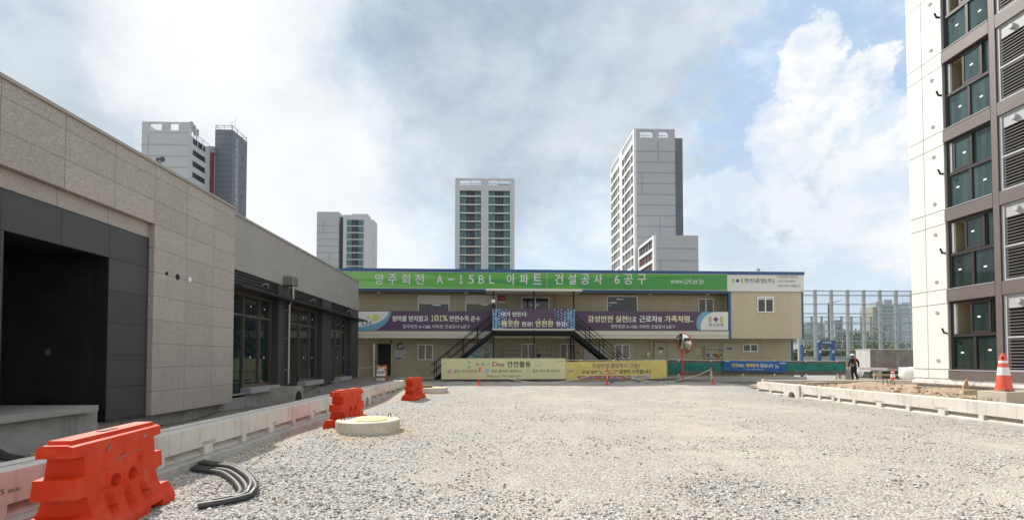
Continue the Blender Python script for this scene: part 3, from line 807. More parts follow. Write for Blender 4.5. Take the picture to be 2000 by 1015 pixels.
# ------------------------------------------------------------------ apartment block on the right
def right_building():
    MR = lambda: MB(Matrix.Translation((0, -.41, 0)))
    X = 15.9; NF = 7; PH = 2.85; Z0 = 1.10
    T = thing("apartment_building", "new apartment block at the right edge with a cream wall, brown spandrels and tinted windows", "building", (X, 17.9, .4))
    cream = mat("cream exterior paint", (.735, .725, .685), .6, .025, 1.2, .05, 90, dirt=(.66, .60, .50), dscale=.6, damt=.3)
    back = mat("joint grey", (.36, .34, .31), .8)
    MR().box(X + .03, X + .25, 16.47, 17.88, .60, Z0 + NF * PH).build("joint_backing", back, T)
    w = MR(); g = .013
    cols = ((16.46, 17.25), (17.25, 17.90))
    rows = [(.78, Z0 + .02)]
    for kf in range(NF):
        z = Z0 + kf * PH; rows += [(z + .02, z + 2.36), (z + 2.36, z + 2.87)]
    for a, b in cols:
        for c, d in rows: w.box(X, X + .06, a + g, b - g, c + g, d - g)
    w.build("cream_wall", cream, T, bevel=.004)
    MR().box(X + .02, X + .3, 4, 17.87, .55, .775).box(X - .03, X + .1, 4, 17.93, .60, .70).build("plinth", mat("taped membrane", (.72, .70, .66), .6, .15, 6, .4, 14, dirt=(.40, .36, .32), dscale=5, damt=.7), T)
    MR().box(X + .05, X + .3, 4, 17.8, .2, .55).build("footing", concrete, T)
    MR().box(X + .9, 30, 4, 17.86, .2, Z0 + NF * PH).box(X + .25, X + .9, 16.49, 17.86, .2, Z0 + NF * PH).box(X + .06, X + .9, 4, 11.95, .2, Z0 + NF * PH).build("building_core", cream, T)
    brown = mat("taupe cladding paint", (.135, .108, .102), .5, .05, 2, dirt=(.20, .17, .16), dscale=1.2, damt=.3)
    dk = mat("dark brown window frame", (.045, .038, .036), .4, .05, metal=.2)
    gl = glass_mat("teal tinted glass", (.048, .082, .080), .06, .6, .3)
    gl2 = glass_mat("deep green glass", (.024, .037, .034), .06, .6, .3)
    beige = mat("bare room wall", (.44, .38, .24), .8, .08)
    lvm = mat("light louvre blade", (.42, .42, .43), .4, metal=.3)
    lgrey = mat("light grey panel", (.40, .40, .41), .5, .03)
    plug = mat("plug grey", (.33, .32, .29), .8, .2, 30)
    def spandrel(a, b, c, d): return MR().box(X - .03, X + .3, a, b, c, d)
    spandrel(11.9, 16.47, .78, Z0).build("spandrel", brown, T, bevel=.006)
    m = MR().box(X - .028, X + .3, 14.66, 14.84, Z0 + .004, Z0 + NF * PH); m.build("pilaster", brown, T)
    for kf in range(NF):
        z = Z0 + kf * PH; zt = z + 2.40
        spandrel(14.85, 16.47, zt + .01, z + PH - .012).build("spandrel", brown, T, bevel=.006)
        spandrel(11.9, 14.65, zt + .01, z + PH - .012).build("spandrel", brown, T, bevel=.006)
        # tall window : frame, panes, open upper sash
        W = MR()
        xa, xb = X + .10, X + .18
        W.box(xa, xb, 16.37, 16.46, z, zt).box(xa, xb, 14.86, 14.93, z, zt).box(xa - .001, xb + .001, 14.93, 16.37, zt - .07, zt).box(xa - .001, xb + .001, 14.93, 16.37, z, z + .07)
        W.box(xa - .02, xb, 14.93, 16.37, z + 1.16, z + 1.26).box(xa - .002, xb, 15.60, 15.69, z + .07, z + 1.16)
        win = W.build("window", dk, T)
        MR().box(X - .045, X + .1, 14.85, 16.47, z - .012, z + .012).build("window_sill", lgrey, win)
        g_ = gl if kf >= 2 else gl2
        MR().box(X + .14, X + .15, 15.69, 16.37, z + .07, z + 1.16).build("pane", g_, win)
        MR().box(X + .14, X + .15, 14.93, 15.60, z + .07, z + 1.16).build("pane", g_, win)
        so_ = (.62, .50, .16, .55, .50, .60, .5)[kf]        # width of the open gap at the far side
        yo = 16.37 - so_
        # white inner jamb, room seen through the gap
        MR().box(X + .12, X + .20, 16.30, 16.365, z + 1.26, zt - .07).build("inner_jamb", white_pt, win)
        r = MR().box(X + .75, X + .78, 14.93, 16.36, z + 1.2, zt).box(X + .2, X + .75, 16.34, 16.36, z + 1.2, zt).box(X + .2, X + .75, 14.93, 16.34, zt - .06, zt - .02)
        r.build("room_wall", beige, win)
        sw = .66
        s = MR()
        a, b = yo - sw, yo
        xs = X + .075
        s.box(xs, xs + .05, b - .07, b, z + 1.27, zt - .075).box(xs, xs + .05, a, a + .07, z + 1.27, zt - .075).box(xs + .001, xs + .049, a + .07, b - .07, z + 1.27, z + 1.34).box(xs + .001, xs + .049, a + .07, b - .07, zt - .145, zt - .075)
        S = s.build("sash", dk, win)
        MR().box(xs + .02, xs + .03, a + .07, b - .07, z + 1.34, zt - .145).build("pane", g_, win)
        if a > 15.05:
            MR().box(X + .15, X + .16, 14.93, a, z + 1.26, zt - .07).build("pane", g_, win)
        for yy, zz in ((16.05, z + .62), (15.25, z + .60), ((a + b) / 2, z + 1.80)):
            yy += random.uniform(-.08, .08); zz += random.uniform(-.06, .06)
            xo = xs + .017 if zz > z + 1.3 else X + .137
            MR().box(xo, xo + .001, yy - .05, yy + .05, zz, zz + .055).build("sticker", stickerm, win)
        # louvred plant room opening next to it
        L = MR().box(X + .02, X + .12, 14.56, 14.64, z, zt).box(X + .02, X + .12, 11.95, 12.03, z, zt).box(X + .021, X + .119, 12.03, 14.56, zt - .04, zt).box(X + .021, X + .119, 12.03, 14.56, z, z + .05).box(X + .021, X + .119, 12.03, 14.56, z + 1.04, z + 1.10).box(X + .05, X + .09, 12.03, 14.56, zt - .42, zt - .04)
        lo = L.build("louvre_frame", lgrey, T)
        for j in range(19):
            zz = z + .10 + j * .098
            if abs(zz - (z + 1.07)) < .05: continue
            MR().hexa([(X + .04, 12.03, zz), (X + .07, 12.03, zz + .004), (X + .07, 14.56, zz + .004), (X + .04, 14.56, zz), (X + .04, 12.03, zz + .009), (X + .07, 12.03, zz + .013), (X + .07, 14.56, zz + .013), (X + .04, 14.56, zz + .009)]).build("louvre_blade", lvm, lo)
        MR().box(X + .88, X + .9, 12.0, 14.6, z, zt).box(X + .12, X + .88, 14.57, 14.65, z, zt).build("plant_room_wall", mat("plant room wall", (.09, .08, .068), .8), T)
        for yy in (14.20, 13.2):
            MR().lathe([(.085, 0), (.085, -.05), (.07, -.09)], (X + .05, yy, zt - .23), 16, axis='x').build("vent_cap", mat("vent cap grey", (.45, .45, .46), .5), lo, smooth=40)
        for zz in (z + .33, z + 2.06):
            MR().lathe([(.065, -.01), (.065, .02), (.05, .021)], (X - .006, 16.86, zz), 18, axis='x').build("form_tie_plug", plug, T)
        MR().bar((X - .01, 16.50, z + 1.30), (X - .12, 16.52, z + 1.32), .05).bar((X - .10, 16.52, z + 1.32), (X - .16, 16.53, z + 1.48), .04).build("bracket", black_steel, T)
right_building()

# ------------------------------------------------------------------ site office
OA = rad(1.0)
_p = atY(1000, 700, 27.5)
OM = Matrix.Translation((_p.x, _p.y, 0)) @ Matrix.Rotation(OA, 4, 'Z')
OI = OM.inverted()
def O(px, py, v=0.0):
    """photo pixel -> (u, z) on the office plane at local depth v"""
    e = OI @ EYEV; d = OI.to_3x3() @ ray(px, py)
    p = e + d * ((v - e.y) / d.y); return p.x, p.z
def OB(x0, y0, x1, y1, v):
    a = O(x0, y1, v); b = O(x1, y0, v); return a[0], a[1], b[0], b[1]
def othing(name, label, cat, px, v, group=None, z=0.3):
    p = OM @ Vector((O(px, 700, v)[0], v, z)); return thing(name, label, cat, p, OA, group)
def omb(): return MB(OM)

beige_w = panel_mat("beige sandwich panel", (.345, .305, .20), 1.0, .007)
beige_l = panel_mat("beige sandwich panel lit", (.43, .385, .26), 1.02, .006)  # lighter copy of the panel above, daylight put into its colour
cobalt = mat("cobalt blue trim", (.018, .075, .20), .4, .05)
upvc = mat("white window frame", (.70, .70, .68), .4, .03)
off_glass = glass_mat("office window glass", (.035, .034, .032), .05, .5)
blind = mat("drawn blind", (.55, .52, .45), .8, .05)
concp = mat("light concrete strip", (.48, .45, .40), .9, .1, 4, dirt=(.3, .27, .22), damt=.5)

def office_window(T, box, v, split=True, blind_frac=0.0, pane=None, name="window"):
    u0, z0, u1, z1 = box; t = .055
    m = omb().box(u0, u0 + t, v - .05, v, z0, z1).box(u1 - t, u1, v - .05, v, z0, z1).box(u0 + t, u1 - t, v - .049, v, z1 - t, z1).box(u0 + t, u1 - t, v - .049, v, z0, z0 + t)
    if split: m.box((u0 + u1) / 2 - .035, (u0 + u1) / 2 + .035, v - .045, v, z0 + t, z1 - t)
    W = m.build(name, upvc, T)
    omb().box(u0 + t, u1 - t, v - .012, v - .002, z0 + t, z1 - t).build("pane", pane or off_glass, W)
    if blind_frac: omb().box(u0 + t + .01, u1 - t - .01, v - .018, v - .013, z1 - t - blind_frac * (z1 - z0), z1 - t - .005).build("blind", blind, W)
    return W

def site_office():
    T = othing("site_office", "long two storey beige prefab site office with blue trim behind the yard", "building", 1100, 4)
    u0 = O(600, 600)[0]; uR = O(1567, 600)[0]; uB = O(1425.5, 600)[0]; uL = O(1547.5, 690, 1.0)[0]
    D = 8.0; V = 1.0
    omb().box(u0, uL, V, D, .35, 2.72).build("lower_wall", beige_w, T)
    omb().box(u0, uB, V, D, 2.95, 5.5).build("upper_wall", beige_w, T)
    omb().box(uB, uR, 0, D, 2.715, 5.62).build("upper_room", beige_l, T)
    omb().box(u0, uB - .002, .003, V - .002, 2.71, 3.0).build("balcony_floor", mat("balcony fascia", (.50, .48, .39), .5, .05, 2, dirt=(.36, .34, .27), damt=.3), T)
    omb().box(u0, uB - .01, -.015, .0, 2.93, 3.17).box(u0, uB - .01, -.012, .0, 2.705, 2.75).build("fascia_trim", mat("pale fascia", (.58, .56, .47), .5, .04), T)
    omb().box(u0, uB - .01, .01, .04, 3.15, 4.2).build("balcony_parapet", beige_w, T)
    omb().box(u0, uB + .1, -.02, V - .01, 5.46, 5.62).build("eaves_beam", cobalt, T)
    omb().box(u0, uB - .2, .1, V - .01, 5.44, 5.459).build("eaves_soffit", mat("corrugated soffit", (.22, .20, .15), .7), T)
    omb().box(u0, uR, 0, D, 5.63, 6.58).build("attic_wall", beige_w, T)
    omb().box(u0, uR + .08, -.14, D + .1, 6.585, 6.76).build("roof", cobalt, T)
    for a, b, v, z0, z1 in ((uB - .09, uB + .06, -.025, 2.70, 5.62), (uR - .04, uR + .06, -.025, 2.70, 5.62), (uL - .06, uL + .05, V - .03, .35, 2.70)):
        omb().box(a, b, v, v + .2, z0, z1).build("corner_trim", cobalt, T)
    omb().box(u0, uL + .15, -.1, V - .004, .1, .38).build("base_slab", concp, T)
    W = dict(T=T)
    dk = glass_mat("dark office glass", (.02, .02, .02), .05, .6)
    grn = glass_mat("greenish office glass", (.05, .055, .052), .08, .5)
    office_window(T, OB(816.5, 577, 878, 622, V), V, False, .33, grn)
    office_window(T, OB(909, 577, 971, 622, V), V, False, .33, mat("brown curtain glass", (.10, .085, .06), .25))
    office_window(T, OB(1185, 578, 1245, 622, V), V, False, 0, dk)
    office_window(T, OB(1363.5, 583, 1393, 622, V), V, True, 0, dk)
    office_window(T, OB(1478.6, 579, 1510, 610, 0), 0, True, .14, dk)
    office_window(T, OB(816, 672, 846, 702.5, V), V, True, 0, mat("curtained glass", (.20, .165, .11), .2, .2, 8))
    office_window(T, OB(1200, 672, 1230, 700, V), V, True, 0, mat("curtained glass", (.20, .165, .11), .2, .2, 8))
    office_window(T, OB(1018, 671, 1045, 725, V), V, True, 0, mat("curtained glass", (.20, .165, .11), .2, .2, 8), "glazed_door")
    office_window(T, OB(1093, 671, 1122, 725, V), V, True, 0, mat("curtained glass", (.20, .165, .11), .2, .2, 8), "glazed_door")
    office_window(T, OB(1450.5, 671.5, 1479.5, 686.5, V), V, True, 0, dk)
    Dd = office_window(T, OB(1018.6, 580.5, 1072.5, 640, V), V, False, 0, dk, "double_door")
    b = OB(1018.6, 580.5, 1072.5, 640, V); c = (b[0] + b[2]) / 2
    omb().box(c - .03, c + .03, V - .03, V - .013, b[1], b[3] - .06).box(c - .07, c - .05, V - .05, V - .03, 3.9, 4.1).box(c + .05, c + .07, V - .05, V - .03, 3.9, 4.1).build("door_handle", steel, Dd)
    # pale strips on the upper panes, light of ceiling tubes painted as colour
    for (x0, y0, x1, y1) in ((845, 594, 861, 596.5), (940, 593.5, 953, 596.5), (1204, 583, 1218, 585), (1189, 590, 1205, 592), (1189, 595.5, 1193, 597), (1036, 594, 1040, 596.5), (1044, 593, 1053, 597)):
        q = OB(x0, y0, x1, y1, V - .02); omb().box(q[0], q[2], V - .0125, V - .0122, q[1], q[3]).build("painted_tube_light", mat("painted tube light", (.62, .64, .64), .4), T)
    # small doors
    doorm = mat("beige steel door", (.36, .32, .215), .5, .05, 2, dirt=(.33, .30, .22), damt=.3)
    for (x0, y0, x1, y1) in ((1278, 668.5, 1303, 735), (1303.6, 668.5, 1328, 735), (1411.6, 669.5, 1436.5, 735)):
        q = OB(x0, y0, x1, y1, V)
        d = omb().box(q[0], q[2], V - .025, V - .001, .40, q[3]).build("door", doorm, T)
        omb().box(q[0] - .035, q[0] - .004, V - .03, V, .40, q[3] + .03).box(q[0] - .004, q[2], V - .03, V, q[3] + .004, q[3] + .03).build("door_frame", mat("door seal dark", (.10, .09, .07), .6), d)
        omb().box(q[2] - .14, q[2] - .05, V - .06, V - .026, 1.30, 1.36).build("handle", steel, d)
        if x0 != 1303.6:
            p = OB(x0 + 8, 678, x0 + 17.5, 682, V)
            omb().box(p[0], p[2], V - .032, V - .0255, p[1], p[3]).build("door_plate", mat("blue door plate", (.02, .05, .16), .4), d)
            if x0 < 1300:
                p = OB(x0 + 9.5, 684.5, x0 + 14.5, 688.5, V); omb().box(p[0], p[2], V - .031, V - .0255, p[1], p[3]).build("door_notice", white_pt, d)
    # open doorway on the left
    q = OB(738, 671, 764, 738, V)
    omb().box(q[0], q[2], V - .006, V - .003, .40, q[3]).build("doorway", dark_int, T)
    dl = omb().box(q[0] - .03, q[0], V - .86, V - .01, .42, q[3] - .02).build("door", doorm, T)
    omb().box(q[0] - .05, q[0] + .01, V - .90, V - .861, .42, q[3] - .02).build("door_edge", upvc, dl)
    omb().box(q[0] - .09, q[0] + .05, V - .84, V - .78, 1.30, 1.36).build("handle", black_steel, dl)
    omb().box(q[2], q[2] + .06, V - .03, V - .001, .40, q[3] + .04).build("door_frame", mat("door seal pale", (.40, .37, .29), .6), T)
    # ventilation grille
    q = OB(1328, 579, 1338, 588, V); m = omb().box(q[0], q[2], V - .04, V, q[1], q[3])
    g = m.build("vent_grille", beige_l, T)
    m = omb()
    for i in range(3): zz = q[1] + (i + .5) * (q[3] - q[1]) / 3; m.box(q[0] + .03, q[2] - .03, V - .045, V - .041, zz - .012, zz + .012)
    m.build("grille_slot", dark_int, g)
    # eaves lights
    for px in (740, 910, 1050, 1270, 1382):
        u = O(px, 569, .5)[0]; omb().lathe([(.02, 5.40), (.10, 5.405), (.11, 5.43), (.11, 5.44)], (u, .5, 0), 14).build("soffit_lamp", white_pt, T)
    for px in (715, 1100, 1490):
        u = O(px, 661, .5)[0]; omb().lathe([(.02, 2.67), (.10, 2.675), (.11, 2.70), (.11, 2.709)], (u, .5, 0), 14).build("soffit_lamp", white_pt, T)
    # wiring clipped to the wall
    def wire(pp, v, r=.012):
        omb().tube([(O(x, y, v)[0], v, O(x, y, v)[1]) for x, y in pp], r, 5).build("wiring", mat("dark wiring", (.05, .04, .03), .6), T)
    wire(((969, 652), (969, 661), (990, 661), (1002, 662), (1006, 664)), V - .03)
    wire(((951, 567), (951, 576), (972, 576), (972, 607)), V - .03)
    wire(((1268, 662), (1268, 690)), V - .03, .008)
    for px in (1082, 1086): wire(((px, 571), (px, 607)), V - .02, .008)
    q = OB(1081.5, 580, 1086, 584, V); omb().box(q[0], q[2], V - .07, V, q[1], q[3]).build("alarm_lamp", mat("orange lamp", (.6, .12, .02), .4), T)
    q = OB(1262.5, 687, 1267.5, 695, V); omb().box(q[0], q[2], V - .10, V, q[1], q[3]).build("meter_box", grey_metal, T, bevel=.01)
    q = OB(1405.5, 580.5, 1418, 607, .6); omb().box(q[0], q[2], .97, .999, q[1], q[3]).build("side_door", mat("beige steel door", (.43, .39, .285), .5), T)
    return T
site_office()

# ---- signs and banners on the office
def poly_part(mb, pts, v0, v1, mi=0):
    mb.prism(pts, v0, v1, 'xz', mi)
green = mat("sign green", (.10, .34, .05), .45, .03, .4)
green_l = mat("sign light green", (.17, .41, .09), .45, .03, .4)
green_d = mat("sign deep green", (.045, .25, .05), .45, .03, .4)
silver = mat("sign silver letters", (.60, .60, .60), .4)
purple = mat("banner purple", (.082, .050, .090), .6, .05, 2)
bwhite = mat("banner white", (.62, .62, .62), .6, .03)
cream_t = mat("banner cream letters", (.72, .70, .42), .6)
white_t = mat("banner white letters", (.75, .75, .73), .6)
navy_t = mat("dark letters", (.035, .03, .05), .6)
black_t = mat("black letters", (.015, .015, .017), .6)
teal_t = mat("banner teal", (.12, .33, .46), .6)
sky_t = mat("banner slate blue", (.20, .27, .42), .6)
lime_t = mat("logo lime", (.52, .56, .14), .6)
lgreen_t = mat("logo green", (.20, .42, .08), .6)
plum_t = mat("logo plum", (.14, .07, .16), .6)
blue_t = mat("logo blue", (.02, .045, .23), .6)

def green_sign():
    T = othing("green_signboard", "long green signboard with white Korean lettering along the office eaves", "sign", 1040, -.1, z=5.5)
    v = -.10; a = O(600, 547, v)[0]; q = OB(700, 530.2, 1420, 565.5, v); b = q[2]; z0, z1 = 5.585, 6.578
    omb().box(a, b, v, -.001, z0, z1).build("board", green, T)
    H = z1 - z0
    m = omb()
    def P(px, f): return (O(px, 547, v)[0], z0 + H * f)
    poly_part(m, [P(640, .02), P(640, .52), P(700, .46), P(880, .02)], v - .003, v - .001, 0)
    poly_part(m, [P(640, .56), P(885, .60), P(800, .99), P(640, .99)], v - .004, v - .002, 0)
    poly_part(m, [P(760, .58), P(920, .58), P(830, .80)], v - .005, v - .003, 0)
    poly_part(m, [P(890, .57), P(1060, .66), P(1150, .40), P(1060, .10), P(1000, .28)], v - .004, v - .002, 1)
    poly_part(m, [P(1060, .66), P(1419, .97), P(1419, .03), P(1150, .03)], v - .003, v - .001, 1)
    m.build("printed_facets", [green_l, green_d], T)
    m = omb()
    w = ["양", "주", "회", "천", "A", "-", "\uff11", "5", "B", "L", "아", "파", "트", "건", "설", "공", "사", "6", "공", "구"]
    xs = [(732.5, 749), (758, 775), (785, 800.5), (811, 828), (853, 865), (875, 886), (898, 902.8), (915.5, 925.5), (935, 945.5), (956, 965), (990, 1006), (1015.5, 1032), (1041.5, 1057.5), (1084, 1099.5), (1110, 1125), (1134.5, 1151), (1160.5, 1176), (1200.5, 1210), (1219, 1236), (1245, 1262)]
    for c, (x0, x1) in zip(w, xs):
        lat = c in "A\uff115BL6"
        y0, y1 = (537, 553.5) if lat else (535, 555)
        if c == "-": y0, y1 = 544.5, 547
        write(m, c, OB(x0, y0, x1, y1, v - .014), v - .014, 0, .075 if c == "\uff11" else .03, join=c not in "양A아건6")
    write(m, "www.LH.or.kr", OB(1309.5, 543.5, 1376, 554, v - .014), v - .014, 0, .012)
    m.build("lettering", silver, T)
    j = omb(); u = O(1068, 547, v)[0]; j.box(u - .012, u + .012, v - .012, v, z0, z1).box(a, b, v - .02, v, z1 - .025, z1 + .002).box(a, b, v - .02, v, z0 - .002, z0 + .025)
    j.build("sign_frame", grey_metal, T)
green_sign()

def company_sign():
    T = othing("company_signboard", "off white signboard with a diamond emblem and builders' names on the office corner", "sign", 1494, -.1, z=5.5)
    v = -.105; q = OB(1420, 531, 1569.5, 566, v); a, b = q[0] + .02, q[2]; z0, z1 = 5.56, 6.57
    omb().box(a, b, v, -.001, z0, z1).build("board", mat("off white board", (.58, .575, .56), .5, .02), T)
    m = omb(); w = v - .004
    for x in (1430, 1447): poly_part(m, [(O(x, 548, v)[0], O(x, 552, v)[1]), (O(x + 4, 548, v)[0], O(x, 552, v)[1]), (O(x + 4, 548, v)[0], O(x, 544, v)[1]), (O(x, 548, v)[0], O(x, 544, v)[1])], w, v - .001, 0)
    c = O(1440.5, 548, v); r = O(1444.6, 548, v)[0] - c[0]
    poly_part(m, [(c[0] - r, c[1]), (c[0], c[1] - r), (c[0] + r, c[1]), (c[0], c[1] + r)], w, v - .001, 1)
    m.build("emblem", [lgreen_t, blue_t], T)
    m = omb()
    write(m, "한신공영(주)", OB(1454, 544, 1511.5, 553.5, v), w, 0, .03)
    for s, x1, y in (("더본종합건설(주)", 1558, 541), ("(주)도원이엔씨", 1553, 549.5), ("코암시앤시개발(주)", 1563, 558.5)):
        write(m, s, OB(1518.5, y - 2.8, x1, y + 2.8, v), w, 0, .01)
    m.build("lettering", black_t, T)
company_sign()

def swoosh(T, cx_sign, pts_white, pts_a, pts_b, v, z0, z1):
    m = omb()
    for i, pts in enumerate((pts_a, pts_b, pts_white)):
        poly_part(m, pts, v - .003 - .001 * i, v - .001 + .0 * i, i)
    return m.build("printed_swoosh", [sky_t, teal_t, bwhite], T)
def arc_pts(P0, P1, P2, n=14):
    return [((1 - t) ** 2 * P0[0] + 2 * t * (1 - t) * P1[0] + t * t * P2[0], (1 - t) ** 2 * P0[1] + 2 * t * (1 - t) * P1[1] + t * t * P2[1]) for t in np.linspace(0, 1, n)]
def purple_banners():
    v = -.06
    # left banner
    T = othing("purple_banner", "purple safety banner with two lime circles at its white left end, hung on the balcony", "banner", 830, v, "purple banners on the balcony", 3)
    q = OB(640, 607.6, 961, 645, v); z0, z1 = q[1], q[3]
    omb().box(q[0], q[2] + .5, v, -.016, z0, z1).build("cloth", purple, T)
    def P(px, py): return O(px, py, v)
    top, bot = 607.9, 644.7
    left = 640
    wp = arc_pts(P(759.5, top), P(753, 642), P(left, 641.8)) + [P(left, top)]
    tp = arc_pts(P(760.5, top), P(758, 634), P(724, bot)) + [P(left, bot), P(left, top)]
    sp = arc_pts(P(764.5, top), P(760, 634), P(733, bot)) + [P(left, bot), P(left, top)]
    swoosh(T, 0, wp, sp, tp, v, z0, z1)
    m = omb()
    for x, y, r in ((720, 619.3, 3.4), (733.5, 619.5, 7.2)):
        c = P(x, y); m.disc(c, O(x + r, y, v)[0] - c[0], v - .008, v - .0055, 24, 0)
    m.build("emblem", lime_t, T)
    m = omb(); write(m, "LH", OB(707, 626, 725, 635, v), v - .007, 0, .03); m.build("emblem_lettering", mat("logo slate", (.10, .10, .20), .6), T)
    m = omb()
    write(m, "설마를 믿지말고", OB(766, 616.5, 836, 627, v), v - .004, 0, .045)
    write(m, "안전수칙 준수", OB(878, 616.5, 938, 627, v), v - .004, 0, .045)
    write(m, "양주회천 A-15BL 아파트 건설공사 6공구", OB(787, 634, 917.5, 641, v), v - .004, 0, .02)
    for c, x0, x1 in (("\uff11", 842, 847), ("0", 848.5, 856.5), ("\uff11", 858.2, 863.2), ("%", 864.5, 874)): write(m, c, OB(x0, 615.2, x1, 626.6, v), v - .004, 1, .03)
    m.build("lettering", [white_t, cream_t], T)
    # right banner
    T = othing("purple_banner", "purple safety banner with a plum diamond on its white right end, hung on the balcony", "banner", 1275, v, "purple banners on the balcony", 3)
    q = OB(1122, 608.4, 1422.5, 644.5, v); z0, z1 = q[1], q[3]
    omb().box(q[0] - .5, q[2], v, -.016, z0, z1).build("cloth", purple, T)
    top, bot = 608.8, 644.2; R = 1422
    wp = arc_pts(P(1394, top + .3), P(1365, 618), P(1369, bot)) + [P(R, bot), P(R, top)]
    tp = arc_pts(P(1376, top), P(1360, 622), P(1366, bot)) + [P(R, bot), P(R, top)]
    sp = arc_pts(P(1372, top), P(1354, 624), P(1363, bot)) + [P(R, bot), P(R, top)]
    swoosh(T, 0, wp, sp, tp, v, z0, z1)
    m = omb(); w = v - .007
    for x in (1384, 1406): a, b = P(x, 629), P(x + 5.6, 617.5); poly_part(m, [(a[0], a[1]), (b[0], a[1]), (b[0], b[1]), (a[0], b[1])], w, v - .0052, 0)
    c = P(1398, 623.3); r = O(1403.6, 623, v)[0] - c[0]
    poly_part(m, [(c[0] - r, c[1]), (c[0], c[1] - r), (c[0] + r, c[1]), (c[0], c[1] + r)], w, v - .0052, 1)
    m.build("emblem", [mat("logo olive", (.36, .44, .14), .6), plum_t], T)
    m = omb()
    write(m, "감성안전 실천", OB(1148.5, 616.5, 1225, 628.5, v), w, 1, .05)
    write(m, "으로", OB(1226, 618.5, 1243, 628, v), w, 0, .03)
    write(m, "근로자", OB(1249, 616.5, 1284, 628.5, v), w, 0, .05)
    write(m, "를", OB(1285, 618.5, 1293, 628, v), w, 0, .03)
    write(m, "가족처럼..", OB(1298.5, 616.5, 1353.5, 628.8, v), w, 1, .05)
    write(m, "양주회천 A-15BL 아파트 건설공사 6공구", OB(1193.5, 634, 1318.5, 641, v), w, 0, .02)
    write(m, "한신공영", OB(1384, 631, 1412.5, 637, v), w, 2, .03)
    m.build("lettering", [white_t, cream_t, black_t], T)
purple_banners()

